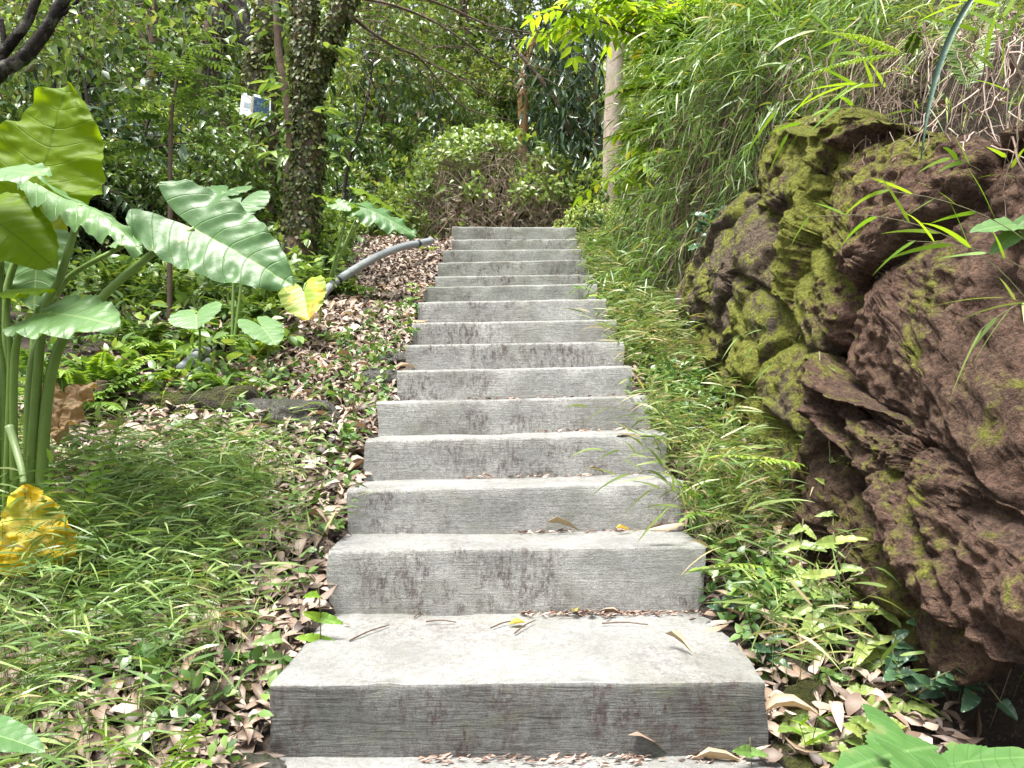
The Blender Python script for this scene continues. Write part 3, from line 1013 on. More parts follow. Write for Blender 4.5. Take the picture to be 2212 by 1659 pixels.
for q in range(70):
    px0, py0 = rng.uniform(740, 1200), rng.uniform(0, 190)
    d0 = rng.uniform(6.2, 7.4)
    O.append(P(px0, py0, d0)); E.append(P(px0 + rng.uniform(40, 190), py0 + rng.uniform(-30, 110), d0 + rng.uniform(-.3, .4)))
O, E = np.array(O), np.array(E)
strings(m, O, (O + E) / 2 + np.array([0, 0, .05]) + rng.normal(size=O.shape) * .04, E, .0042, 0, 6, .006)
child(m, 'twigs', M['bark_brown'], tr)
m = MB()
ivy_coat(m, path, lambda t: np.interp(t, np.linspace(0, 1, 9), [.18, .15, .125, .108, .10, .098, .09, .085, .075]), 4600, .036, 0, 1.0, .17, 1)
ivy_coat(m, limb_path([(664, 215), (690, 140), (712, 80), (745, 0), (790, -120)], 5.95), .074, 1500, .04)
child(m, 'ivy', M['ivy'], tr)
for (a, b) in [((700, 110), (1.0, -.4, .3)), ((690, 250), (.7, -.8, .4)), ((620, 190), (-1, -.5, .5)), ((695, 290), (1, -.2, .1)), ((610, 250), (-.8, -.6, .2)), ((700, 320), (.9, -.6, -.2)), ((625, 330), (-.6, -.8, .1))]:
    o = P(a[0], a[1], 5.9)
    m = MB()
    frond(m, o, b, .16, 3, .16, .05, .3, 0, prof='pinnate')
    child(m, 'epiphyte', M['herb'], tr)

# --- the tree that carries the notice
bq = on(556, 7.1)
t2 = empty('forked_tree', bq, 'mossy forked tree carrying the white notice sheet', 'tree')
p2 = [bq - np.array([0, 0, .1])] + limb_path([(556, 480), (560, 380), (565, 280), (562, 180), (560, 120)], 7.1)
m = MB()
tube(m, p2, 0, sides=16, per=8, lump=.2, flare=.35, radii=[.17, .15, .135, .13, .128, .13])
child(m, 'trunk', M['bark_mossy'], t2)
for pts, r0, r1 in [([(562, 135), (545, 90), (528, 40), (512, -60)], .06, .045), ([(560, 130), (572, 80), (578, 20), (570, -80)], .105, .08),
                    ([(572, 100), (600, 120), (606, 90), (594, -40)], .04, .03), ([(560, 145), (535, 100), (510, 20), (500, -50)], .04, .03)]:
    m = MB()
    tube(m, limb_path(pts, 7.05), r0, r1, 10, lump=.15)
    child(m, 'branch', M['bark_dark'] if r0 < .07 else M['bark_mossy'], t2)
m = MB()
ivy_coat(m, p2, .14, 1500, .04, 0, .6, .15, 1)
ivy_coat(m, limb_path([(560, 130), (572, 80), (578, 20), (570, -80)], 7.05), .1, 700, .045)
child(m, 'ivy', M['ivy'], t2)

# --- thin crooked stem between the two
bz = on(625, 6.7)
t3 = empty('crooked_sapling', bz, 'thin crooked brown stem between the ivy trunk and the forked tree', 'tree')
m = MB()
tube(m, [bz] + limb_path([(622, 420), (628, 300), (618, 210), (604, 130), (598, 40), (590, -60)], 6.7), .045, .028, 9, lump=.12)
tube(m, limb_path([(624, 260), (600, 285), (575, 300)], 6.65), .02, .01, 6)
child(m, 'trunk', M['bark_brown'], t3)
m = MB()
leafy(m, limb_path([(600, 20), (610, 100), (590, 330), (560, 340), (640, 250)], 6.6), .25, 60, 5, .11, .042, L8, 0, None, .3, 1.0)
child(m, 'crown', M['mid'], t3)

# --- curved trunk further left
bc = on(500, 8.2)
t4 = empty('curved_tree', bc, 'curved grey trunk leaning behind the notice sheet', 'tree')
m = MB()
tube(m, [bc] + limb_path([(500, 400), (486, 300), (458, 225), (447, 150), (462, 80), (478, 20), (485, -60)], 8.2), 0, sides=14, per=8, lump=.14, radii=[.15, .13, .12, .105, .11, .12, .12, .11])
child(m, 'trunk', M['bark_brown'], t4)
m = MB()
ivy_coat(m, limb_path([(500, 400), (486, 300), (458, 225), (447, 150), (462, 80), (478, 20)], 8.2), .115, 800, .05)
child(m, 'ivy', M['ivy'], t4)

# --- dark branches entering at the upper left
bd = on(-120, 4.3)
t5 = empty('dark_tree', bd, 'dark wet branches forking up in the top left corner', 'tree')
m = MB()
tube(m, [bd, bd + np.array([.0, 0, .8])] + limb_path([(-90, 300), (-40, 190), (0, 150)], 4.2), .09, .05, 12, lump=.15)
child(m, 'trunk', M['bark_dark'], t5)
for pts, r0 in [([(-6, 155), (50, 125), (92, 75), (120, 30), (165, -50)], .04), ([(-6, 130), (30, 85), (62, 40), (95, -50)], .03), ([(110, 45), (150, 20), (185, -20)], .012), ([(0, 40), (8, 90), (0, 160)], .016)]:
    m = MB()
    tube(m, limb_path(pts, 4.2), r0, r0 * .75, 10, lump=.12)
    child(m, 'branch', M['bark_dark'], t5)
m = MB()
leafy(m, limb_path([(20, 20), (60, -20), (150, 30), (220, 20), (280, 60), (190, 90), (10, 90), (330, 20)], 4.6), .32, 190, 6, .065, .034, L8, 0, 1, .3, .9)
child(m, 'crown', [M['light'], M['stem_brown']], t5)

# --- slender sapling with feathery sprays
bs = on(366, 4.7)
t6 = empty('feathery_sapling', bs, 'slender straight sapling with feathery sprays above the big taro leaf', 'sapling')
m = MB()
tube(m, [bs] + limb_path([(368, 455), (368, 330), (372, 240), (385, 160), (398, 110)], 4.7), .017, .007, 7)
tube(m, limb_path([(370, 310), (320, 320), (250, 322), (190, 318)], 4.7), .005, .002, 5)
tube(m, limb_path([(372, 310), (420, 308), (470, 300)], 4.7), .005, .002, 5)
tube(m, limb_path([(378, 225), (420, 205), (475, 185)], 4.7), .005, .002, 5)
child(m, 'trunk', M['stem_brown'], t6)
m = MB()
for k in range(34):
    t = rng.random()
    o = P(lerp(372, 398, t) + rng.normal() * 5, lerp(260, 100, t) + rng.normal() * 12, 4.7 + rng.normal() * .06)
    a = rng.uniform(0, 2 * PI)
    frond(m, o, (math.cos(a), math.sin(a) * .6, rng.uniform(.0, .7)), rng.uniform(.2, .36), 11, .065, .02, .25, 0, prof='fern')
for (x0, y0, dx) in [(330, 320, -1), (280, 320, -1), (230, 320, -1), (250, 330, -.6), (420, 306, 1), (460, 300, 1), (430, 202, 1), (470, 186, 1), (350, 250, -1), (320, 215, -1)]:
    for r in range(3):
        frond(m, P(x0, y0, 4.7), (dx, rng.uniform(-.6, .5), rng.uniform(-.1, .4)), rng.uniform(.16, .26), 10, .06, .022, .3, 0, prof='fern')
child(m, 'crown', M['fern'], t6)

# --- pale trunk at the right of the stair head
bt = on(1322, 8.9)
t7 = empty('pale_tree', bt, 'pale straight trunk rising behind the bright leaves right of the stairhead', 'tree')
m = MB()
tube(m, [bt - np.array([0, 0, .1])] + limb_path([(1322, 420), (1322, 330), (1326, 200), (1330, 80), (1334, -80)], 8.9), .115, .09, 14, lump=.08)
child(m, 'trunk', M['bark_pale'], t7)
m = MB()
tube(m, limb_path([(1330, 120), (1365, 60), (1400, -40)], 9.3), .04, .03, 8)
child(m, 'branch', M['bark_pale'], t7)

# --- tree of long drooping dark leaves
bw = on(1300, 10.2)
t8 = empty('drooping_tree', bw, 'leaning tree with long dark drooping leaves behind the pale trunk', 'tree')
m = MB()
for pts, r0 in [([(1290, 440), (1250, 330), (1200, 220), (1150, 150), (1100, 90)], .055), ([(1270, 380), (1255, 260), (1230, 150), (1220, 40)], .04), ([(1240, 310), (1180, 260), (1150, 200)], .02),
                ([(1280, 400), (1290, 260), (1280, 120), (1290, 0)], .035)]:
    tube(m, ([bw] if r0 == .055 else []) + limb_path(pts, 10.2), r0, r0 * .4, 8)
child(m, 'trunk', M['bark_brown'], t8)
m = MB()
n = 1900
O = np.array([P(rng.normal(1228, 52), rng.uniform(20, 390), 10.2 + rng.normal() * .5) for _ in range(n)])
O = O[[(noise.noise(Vector(o * 1.7)) > -.22) for o in O]]
ax = np.array([0, 0, -1.]) + rng.normal(size=O.shape) * .42
s_ = rng.uniform(.7, 1.25, len(O))
put(m, L8, O, ax, rng.normal(size=O.shape), .19 * s_, .045 * s_, 0)
child(m, 'crown', M['dark'], t8)

# --- mossy stump of a hanging branch
bu = on(1128, 11.2)
t9 = empty('leaning_stump', bu, 'orange brown leaning trunk above the vine mound', 'tree')
m = MB()
tube(m, [bu] + limb_path([(1130, 260), (1127, 200), (1133, 160), (1148, 110), (1160, 60)], 11.2), .085, .05, 10, lump=.2)
child(m, 'trunk', M['bark_orange'], t9)

# --- dark thin saplings standing in the undergrowth
for (px, D, h, lean, lab) in [(262, 6.2, 1.5, .25, 'dark thin forked sapling left of the feathery sapling'), (205, 7.4, 2.4, -.2, 'dark thin stem behind the tall upright taro leaf'),
                              (425, 7.8, 2.6, .3, 'dark thin stem left of the curved trunk'), (545, 8.6, 2.8, -.25, 'thin stem between the curved trunk and the forked tree'),
                              (735, 8.4, 2.2, .35, 'thin dark stem just right of the ivy trunk'), (300, 9.4, 3.2, .4, 'slim leaning stem high behind the feathery sapling'),
                              (100, 8.2, 3.0, .3, 'slim dark stem below the forked branches at the left'), (985, 11.5, 2.8, -.4, 'thin bent stem rising behind the vine mound')]:
    g = on(px, D)
    root = empty('thin_sapling', g, lab, 'sapling', 'thin dark saplings in the undergrowth')
    m = MB()
    q1, q2, q3 = g + np.array([lean * .2, 0, h * .4]), g + np.array([lean * .5 + rng.normal() * .06, .05, h * .7]), g + np.array([lean, .1, h])
    tube(m, [g - np.array([0, 0, .1]), q1, q2, q3], .024, .009, 7, lump=.12)
    for q in range(5):
        b0 = lerp(q1, q3, rng.random())
        tube(m, [b0, b0 + np.array([rng.normal() * .2, rng.normal() * .15, .15]), b0 + np.array([rng.normal() * .45, rng.normal() * .3, .3])], .009, .003, 5)
    child(m, 'trunk', M['bark_dark'], root)
    m = MB()
    leafy(m, [lerp(q1, q3, t) + rng.normal(size=3) * .18 for t in (.3, .5, .7, .85, 1.0)], .3, 40, 5, .13, .05, L8, 0, None, .45, .9)
    child(m, 'crown', M['dark'], root)

# --- bright overhanging tree, right
bo = on(1540, 6.3)
t10 = empty('bright_leaved_tree', bo, 'young tree with bright yellow green leaves overhanging the stairs', 'tree')
m = MB()
tube(m, [bo] + limb_path([(1530, 250), (1500, 150), (1470, 60), (1450, -60)], 6.2), .035, .015, 8)
ends = []
for pts in [[(1505, 160), (1440, 110), (1360, 70), (1280, 40), (1200, 20)], [(1490, 120), (1430, 60), (1370, 10), (1300, -40)], [(1520, 230), (1450, 200), (1390, 190), (1330, 200)],
            [(1525, 260), (1440, 270), (1370, 280), (1300, 300)], [(1480, 80), (1530, 40), (1590, 0)], [(1510, 180), (1560, 120), (1620, 60)], [(1500, 300), (1420, 330), (1350, 370)], [(1500, 90), (1580, 60), (1660, 50), (1720, 20)], [(1520, 200), (1590, 180), (1650, 150)]]:
    c = tube(m, limb_path(pts, [6.2 - .12 * q for q in range(len(pts))]), .012, .004, 5)
    ends.append(c)
child(m, 'branch', M['stem_brown'], t10)
m = MB()
for c in ends:
    for q in range(36):
        o = c[int(rng.uniform(.18, 1) * (len(c) - 1))]
        if 1240 < 1106 + o[0] / o[1] * F < 1405 and 861 - (o[2] - ZC) / o[1] * F > 50 and rng.random() < .92:
            continue
        a = rng.uniform(0, 2 * PI)
        frond(m, o + rng.normal(size=3) * .05, (math.cos(a) - .35, math.sin(a) * .7 - .2, rng.uniform(-.3, .35)), rng.uniform(.22, .38), 5, .125, .05, .28, 0, prof='pinnate', protos=L8[:2])
child(m, 'crown', M['bright'], t10)

# --- slender background trunks and crowns
BG = [(898, 15.5, .09, 'mid', 'slender brown trunk rising high behind the vine mound'),
      (1020, 18, .12, 'light', 'pale green tree near the middle of the far slope'),
      (846, 13.0, .06, 'mid', 'thin grey stem left of the vine mound crossing the pale bushes'),
      (930, 24, .15, 'light', 'tall tree at the very top of the far slope'),
      (780, 20, .13, 'mid', 'mid green tree behind the right fork of the ivy trunk'),
      (1120, 22, .12, 'light', 'light green tree behind the tips of the bare branches'),
      (1230, 17, .1, 'mid', 'tree behind the long drooping dark leaves'),
      (330, 12, .09, 'mid', 'dense tree high behind the feathery sapling'),
      (190, 14, .1, 'mid', 'light green tree behind the dark forked branches'),
      (60, 11, .1, 'mid', 'shady tree at the far left edge of the forest'),
      (480, 16, .12, 'mid', 'light green tree behind the curved trunk'),
      (640, 19, .14, 'light', 'light green tree filling the gap behind the ivy trunk'),
      (1400, 13, .1, 'light', 'light green tree behind the bright overhanging leaves'),
      (1520, 11, .09, 'mid', 'mid green tree on the bank above the bamboo grass')]
for i, (px, D, r, mt, lab) in enumerate(BG):
    g = on(px, D)
    root = empty('slope_tree', g, lab, 'tree', 'trees on the far slope')
    H = rng.uniform(.26, .36) * D
    lean = rng.normal() * .35
    m = MB()
    pth = [g - np.array([0, 0, .2]), g + np.array([lean * .3 + rng.normal() * .15, 0, H * .35]), g + np.array([lean * .6, .1, H * .7]), g + np.array([lean, .2, H])]
    tube(m, pth, r, r * .45, 9, lump=.12)
    child(m, 'trunk', M['bark_brown'] if i % 2 else M['bark_mossy'], root)
    m = MB()
    cs, rd = [], []
    for q in range(11):
        t = rng.uniform(.45, 1.0)
        a = rng.uniform(0, 2 * PI)
        rr = D * .075 * rng.uniform(.5, 1.2)
        c = g + np.array([lean * t + math.cos(a) * rr, math.sin(a) * rr, H * t])
        cs.append(c); rd.append(D * .045 * rng.uniform(.7, 1.3))
        tube(m, [g + np.array([lean * t * .8, .1, H * t * .75]), (c + g + np.array([lean * t, 0, H * t])) / 2, c], r * .3, .008, 5, 1, 4)
    leafy(m, cs, rd, 420, 8, .0085 * D, .0042 * D, L8, 0, 1, .3, .8)
    child(m, 'crown', [M[mt], M['stem_brown']], root)

# ------------------------------------------------------------------ shrubs
def shrub_proto(name, R, H, nl, ntw, k, ll, lw, mt, protos, droop, seed, label, cat='shrub', group='shrubs on the slope'):
    global rng
    keep = rng
    rng = np.random.default_rng(seed)
    root = empty(name, (0, 0, 0), label, cat, group)
    cs, rd = [], []
    m1 = MB()
    for q in range(nl):
        a = rng.uniform(0, 2 * PI)
        rr = R * math.sqrt(rng.random()) * .85
        hz = H * (.25 + .65 * rng.random() * (1 - .4 * rr / R))
        cs.append(np.array([math.cos(a) * rr, math.sin(a) * rr, hz]))
        rd.append(R * rng.uniform(.28, .45))
        tube(m1, [np.array([math.cos(a) * .1, math.sin(a) * .1, -.25]), cs[-1] * np.array([.5, .5, .6]), cs[-1]], .02, .006, 5, 0, 4)
    m1.build('stems', M['stem_brown'], root)
    m = MB()
    leafy(m, cs, rd, ntw, k, ll, lw, protos, 0, 1, droop, .7)
    m.build('foliage', [M[mt], M['stem_brown']], root)
    rng = keep
    return root


PR = {}
PR['A'] = shrub_proto('shrub', 1.0, 1.5, 12, 420, 8, .085, .04, 'mid', L8, .3, 21, 'x')
PR['B'] = shrub_proto('shrub', 1.0, 1.4, 12, 420, 8, .10, .042, 'light', L8, .3, 22, 'x')
PR['C'] = shrub_proto('shrub', 1.0, 1.3, 11, 380, 8, .11, .05, 'dark', L8, .35, 23, 'x')
PR['D'] = shrub_proto('shrub', 1.0, 1.7, 13, 480, 8, .07, .034, 'mid', L8, .2, 24, 'x')
PR['E'] = shrub_proto('shrub', 1.0, 1.5, 13, 460, 8, .075, .038, 'light', L8, .4, 25, 'x')
PR['F'] = shrub_proto('shrub', 1.0, 1.3, 10, 340, 7, .15, .05, 'dark', L8, .6, 26, 'x')
SHR = [  # px, depth, scale, kind, label
    (735, 9.3, .75, 'C', 'dark green shrub just right of the ivy trunk'),
    (800, 10.2, .9, 'D', 'bushy shrub left of the vine mound with pale new leaves'),
    (770, 12.2, 1.2, 'A', 'large mid green shrub behind the taro leaves near the pipe'),
    (855, 9.2, .6, 'B', 'low light green shrub at the left foot of the vine mound'),
    (880, 12.5, 1.1, 'E', 'pale green shrub rising above the left of the vine mound'),
    (960, 13.5, 1.2, 'D', 'rounded shrub directly above the vine mound'),
    (1040, 12.0, .9, 'A', 'small mid green shrub behind the top of the vine mound'),
    (1130, 12.6, 1.0, 'C', 'dark shrub below the orange brown leaning trunk'),
    (1190, 11.0, .8, 'C', 'dark shrub between vine mound and drooping tree'),
    (1260, 12.5, 1.1, 'F', 'dark long leaved shrub under the drooping tree'),
    (700, 15.5, 1.5, 'E', 'pale shrub seen through the gap right of the ivy trunk'),
    (820, 16.5, 1.5, 'B', 'light green shrub halfway up the slope left of centre'),
    (910, 18.0, 1.6, 'D', 'high mid green shrub under the bare branches'),
    (1000, 16.5, 1.5, 'E', 'pale yellowish shrub in the middle of the far slope'),
    (1090, 17.0, 1.5, 'B', 'light shrub to the left of the orange brown trunk'),
    (1180, 16.5, 1.4, 'A', 'mid green shrub high behind the drooping tree'),
    (860, 22.0, 2.0, 'E', 'faint pale shrub near the top of the slope'),
    (980, 24.0, 2.2, 'B', 'highest light green shrub on the slope centre'),
    (1100, 23.0, 2.0, 'D', 'high dense shrub behind the bare branch tips'),
    (740, 24.0, 2.2, 'B', 'high pale shrub at the top left of the ivy fork'),
    (20, 5.6, .8, 'F', 'dark long leaved shrub behind the tall taro leaf at the left edge'),
    (130, 6.4, .85, 'C', 'dark shrub right of the tall upright taro leaf'),
    (240, 6.0, .7, 'A', 'shrub behind the curled pale taro leaf'),
    (320, 7.2, .9, 'C', 'dark shrub behind the stem of the feathery sapling'),
    (430, 6.6, .7, 'A', 'shrub standing left of the forked tree base'),
    (505, 7.6, .8, 'D', 'fine leaved shrub around the foot of the curved trunk'),
    (590, 8.6, .8, 'A', 'shrub in the gap between forked tree and ivy trunk'),
    (60, 8.6, 1.3, 'D', 'large shrub high at the left edge'),
    (180, 9.2, 1.3, 'A', 'large shrub below the dark forked branches'),
    (290, 10.2, 1.4, 'E', 'pale shrub high behind the feathery sapling'),
    (390, 9.8, 1.2, 'D', 'bushy shrub left of the curved trunk'),
    (470, 12.0, 1.4, 'B', 'light shrub seen above the notice sheet'),
    (560, 12.5, 1.4, 'E', 'pale shrub between the forks of the mossy tree'),
    (640, 13.2, 1.3, 'A', 'shrub hidden behind the upper ivy trunk'),
    (100, 13.0, 1.9, 'E', 'pale tall shrub at the upper left'),
    (240, 15.0, 2.0, 'B', 'light green shrub far behind the sapling top'),
    (390, 16.0, 2.0, 'E', 'far pale shrub left of the curved trunk top'),
    (530, 18.0, 2.2, 'B', 'far light shrub behind the mossy fork'),
    (1420, 8.8, .7, 'A', 'mid green shrub at the foot of the pale trunk'),
    (1265, 8.5, .42, 'B', 'small light green shrub beside the top right step'),
    (1440, 9.6, 1.1, 'E', 'pale shrub on the bank behind the pale trunk'),
    (1350, 12.5, 1.2, 'B', 'light green shrub seen just left above the pale trunk'),
    (1560, 8.5, 1.0, 'B', 'light shrub crowning the bank behind the bamboo grass'),
       (1640, 5.4, .36, 'E', 'small leafy shrub on the bank above the mossy boulder'),
       (1560, 6.4, .45, 'B', 'light leafy shrub amid the bamboo grass of the bank'),
       (1760, 4.4, .32, 'A', 'small shrub among straw directly above the yellow mossy rock'),
       (1480, 7.4, .5, 'E', 'leafy shrub on the bank right of the pale trunk'),
       (1290, 8.2, .3, 'A', 'tiny shrub at the foot of the pale trunk by the top step'),
       (1330, 7.3, .28, 'E', 'low leafy bush on the verge right of the uppermost steps')]
used = set()
for (px, D, s, k, lab) in SHR:
    g = on(px, D)
    if k not in used:
        used.add(k)
        r = PR[k]
        r.location, r.rotation_euler, r.scale = tuple(map(float, g)), (0, 0, rng.uniform(0, 6.28)), (s, s, s)
        r['label'] = lab
    else:
        dup(PR[k], g, rng.uniform(0, 6.28), s, lab)

# --- the vine mound at the stair head
gm = on(1050, 9.6)
vm = empty('vine_mound', gm, 'large rounded mound of brown vines and green creeper behind the stair top', 'shrub')
m = MB()
A_, B_, Hm = 1.3, .9, 1.62


def dome(n, lo=.0, rmin=.8, rmax=1.02):
    u = rng.uniform(lo, 1, n); a = rng.uniform(0, 2 * PI, n)
    cz = u; sr = np.sqrt(1 - cz ** 2.4)
    lum = 1 + .1 * np.sin(a * 3 + 1) + .07 * np.sin(a * 7)
    r = rng.uniform(rmin, rmax, n)
    d = np.stack([np.cos(a) * sr * lum, np.sin(a) * sr * lum, cz], 1)
    return gm + d * np.array([A_, B_, Hm]) * r[:, None], unit(d / np.array([A_, B_, Hm]))


p, d = dome(1900, .1, .86, 1.0)
tg = unit(np.cross(d, rng.normal(size=d.shape)))
ln_ = rng.uniform(.15, .55, (len(p), 1))
q = p + tg * ln_ * .5 + d * ln_ * .22 + rng.normal(size=p.shape) * .05
e = p + tg * ln_ + d * -.05 + np.array([0, 0, -.12]) + rng.normal(size=p.shape) * .06
strings(m, p, q, e, rng.uniform(.002, .0055, len(p)), 0, 7, .006)
p, d = dome(420, .0, .75, .95)
e = p + rng.normal(size=p.shape) * .14 + np.array([0, 0, -1.]) * rng.uniform(.1, .6, (len(p), 1))
strings(m, p, (p + e) / 2 + rng.normal(size=p.shape) * .12, e, rng.uniform(.002, .005, len(p)), 0, 6, .008)
child(m, 'dry_vines', M['dry_grass'], vm)
m = MB()
for k in range(9):
    a = rng.uniform(0, 2 * PI)
    tube(m, [gm + np.array([rng.normal() * .25, rng.normal() * .2, -.1]), gm + np.array([math.cos(a) * .45, math.sin(a) * .35, .6]), gm + np.array([math.cos(a) * .8, math.sin(a) * .6, 1.15])], .022, .008, 6)
child(m, 'stems', M['bark_dark'], vm)
m = MB()
p, d = dome(1500, .0, .45, .8)
put(m, L8, p, rng.normal(size=p.shape) + np.array([0, 0, -.6]), rng.normal(size=p.shape), rng.uniform(.06, .13, len(p)), rng.uniform(.03, .06, len(p)), 0)
child(m, 'dead_leaves', M['litter'], vm)
m = MB()
p, d = dome(6500, .42, .93, 1.12)
keep = np.array([noise.noise(Vector(x * 2.6)) > -.12 + .35 * (1 - (x[2] - gm[2]) / Hm) for x in p])
put(m, L8, p[keep], d[keep] * .4 + rng.normal(size=p[keep].shape) * .6, d[keep] + rng.normal(size=p[keep].shape) * .4, rng.uniform(.05, .095, keep.sum()), rng.uniform(.03, .055, keep.sum()), 0)
p, d = dome(2600, .0, .92, 1.06)
keep = np.array([noise.noise(Vector(x * 3.1)) > .10 + .45 * sstep(-.5, .3, (x[0] - gm[0])) for x in p])
put(m, L8, p[keep], np.array([0, 0, -.6]) + rng.normal(size=p[keep].shape) * .6, d[keep] + rng.normal(size=p[keep].shape) * .4, .07, .042, 0)
child(m, 'creeper_leaves', M['creeper'], vm)

# ------------------------------------------------------------------ undergrowth (uncountable)
def surface_pts(n, x0, x1, y0, y1, dens=None):
    x = rng.uniform(x0, x1, n); y = rng.uniform(y0, y1, n)
    if dens is not None:
        k = rng.random(n) < dens(x, y)
        x, y = x[k], y[k]
    return x, y, ground_z(x, y)


m = MB()
x, y, z = surface_pts(36000, -16, 10, 8.4, 34, lambda x, y: np.clip(1.3 - y / 60, .2, 1) * (np.abs(x + .0) < y * .72) * ((y > 9.2) | (np.abs(x) > 1.2)))
hgt = np.maximum(0, .35 + .55 * vnoise(x, y, 1.3, 9)) * rng.uniform(.1, 1.3, len(x)) * (1 + y * .02)
O = np.stack([x, y, z + hgt], 1)
sprays(m, O, unit(rng.normal(size=O.shape) + np.array([0, -.3, .5])), .16 + .006 * y, 5, .1, .045, DIA, 0, .3)
tag(m.build('hillside_undergrowth', M['light']), 'mixed leafy undergrowth covering the forest slope', 'undergrowth', kind='stuff')
m = MB()
x, y, z = surface_pts(16000, -7.5, -1.1, 3.6, 10.5, lambda x, y: (x < -1.22 - .09 * (y - 3.6) + .12 * vnoise(x, y, 3, 77)) * (.55 + .45 * (vnoise(x, y, 1.6, 12) > -.1)) * np.where(y < 5.0, .45, 1))
O = np.stack([x, y, z + rng.uniform(.02, .5, len(x)) * np.maximum(.15, .6 + .6 * vnoise(x, y, 1.5, 14)) * np.clip((y - 3.2) / 2.2, .2, 1)], 1)
sprays(m, O, unit(rng.normal(size=O.shape) * .8 + np.array([0, -.2, .6])), .14, 5, .085, .04, L8[:2], 0, .35)
tag(m.build('forest_herbs', M['herb']), 'low leafy herbs under the trees on the left', 'undergrowth', kind='stuff')

# ------------------------------------------------------------------ leaf litter
litter_zone = lambda x, y: np.clip(1.15 - np.abs(x + 1.0) * .42, .16, 1) * np.where((y > 3.7) & (x < -1.3), .35, 1)


def lay(mb_, x, y, ln, wd, protos, lift=.012, tilt=.35, mat=0, z=None):
    z = ground_z(x, y) if z is None else z
    e = .03
    gx = (ground_z(x + e, y) - ground_z(x - e, y)) / (2 * e); gy = (ground_z(x, y + e) - ground_z(x, y - e)) / (2 * e)
    nr = unit(np.stack([-gx, -gy, np.ones_like(gx)], 1))
    a = rng.uniform(0, 2 * PI, len(x))
    ax = np.stack([np.cos(a), np.sin(a), np.zeros_like(a)], 1)
    ax = unit(ax - nr * np.sum(ax * nr, 1)[:, None] + nr * rng.normal(size=(len(x), 1)) * tilt * .7)
    p = np.stack([x, y, z], 1) + nr * (lift + rng.uniform(0, .03, len(x)))[:, None]
    put(mb_, protos, p, ax, nr + rng.normal(size=(len(x), 3)) * tilt, ln, wd, mat)


m = MB()
for (n, x0, x1, y0, y1) in ((16000, -2.4, -.5, 1.4, 8.2), (9000, -1.35, -.45, 1.6, 7.8), (1000, .55, 1.12, 1.4, 3.0), (1500, .6, 1.0, 3.0, 7.5), (3000, -3.5, -1.5, 4, 8.6)):
    x = rng.uniform(x0, x1, n); y = rng.uniform(y0, y1, n)
    k = rng.random(n) < (litter_zone(x, y) if x0 < 0 else .9)
    sl = np.interp(y, [s[4] for s in STEP], [s[0] for s in STEP]); sr_ = np.interp(y, [s[4] for s in STEP], [s[1] for s in STEP])
    k &= (x < sl - .02) | (x > sr_ + .02)
    x, y = x[k], y[k]
    s_ = rng.uniform(.35, 1.1, len(x)) ** 1.1
    lay(m, x, y, .080 * s_, .029 * s_ * rng.uniform(.6, 1.4, len(x)), L14, .012, .24)
x = rng.uniform(-2.2, 1.1, 5200); y = rng.uniform(1.5, 7.0, 5200)          # broader, flatter, broken leaves of another kind
sl = np.interp(y, [s[4] for s in STEP], [s[0] for s in STEP]); sr_ = np.interp(y, [s[4] for s in STEP], [s[1] for s in STEP])
k = ((x < sl - .02) | ((x > sr_ + .02) & (y < 3.4) & (rng.random(len(x)) < .6))) & (rng.random(len(x)) < np.clip(1.2 - np.abs(x + 1) * .3, .2, 1))
x, y = x[k], y[k]
s_ = rng.uniform(.3, 1.1, len(x))
lay(m, x, y, .055 * s_, .036 * s_, L14[3:4] + L8[:2], .014, .22)
tag(m.build('leaf_litter', M['litter']), 'pinkish brown fallen leaves covering the ground beside the stairs', 'leaf litter', kind='stuff')
m = MB()
x = np.concatenate([rng.uniform(-2.4, -.6, 420), rng.uniform(.62, 1.3, 90)]); y = np.concatenate([rng.uniform(1.5, 6, 420), rng.uniform(1.5, 3.0, 90)])
s_ = rng.uniform(.6, 1.3, len(x))
lay(m, x, y, .13 * s_, .026 * s_, L14, .03)
tag(m.build('pale_leaf_litter', M['litter_pale']), 'pale dry bamboo leaves scattered over the brown litter', 'leaf litter', kind='stuff')

# ------------------------------------------------------------------ grass
def leafy_grass(mb_, x, y, z, hmin, hmax, nl, ll, lw, lean=.6, mat=0, stem=0):
    n = len(x)
    p0 = np.stack([x, y, z], 1)
    h = rng.uniform(hmin, hmax, n)
    a = rng.uniform(0, 2 * PI, n)
    dv = np.stack([np.cos(a), np.sin(a), np.zeros(n)], 1) * (h * rng.uniform(.1, lean, n))[:, None]
    p1 = p0 + dv * .3 + np.array([0, 0, 1.]) * (h * .7)[:, None]
    p2 = p0 + dv + np.array([0, 0, 1.]) * h[:, None]
    strings(mb_, p0, p1, p2, .0011, stem, 4)
    for j in range(nl):
        t = np.clip(rng.normal(.35 + .65 * (j + .5) / nl, .08, n), .15, 1)[:, None]
        p = bez(p0, p1, p2, t)
        b = rng.uniform(0, 2 * PI, n)
        out = np.stack([np.cos(b), np.sin(b), rng.uniform(-.15, .6, n)], 1)
        L = ll * rng.uniform(.55, 1.3, n)
        q1 = p + unit(out) * (L * .5)[:, None]
        q2 = p + unit(out) * L[:, None] + np.array([0, 0, -1.]) * (L * rng.uniform(.0, .55, n))[:, None]
        ribbons(mb_, p, q1, q2, lw * rng.uniform(.7, 1.3, n), mat, 4)


def patchy(x, y, s, seed, lo):
    return vnoise(x, y, s, seed) > lo


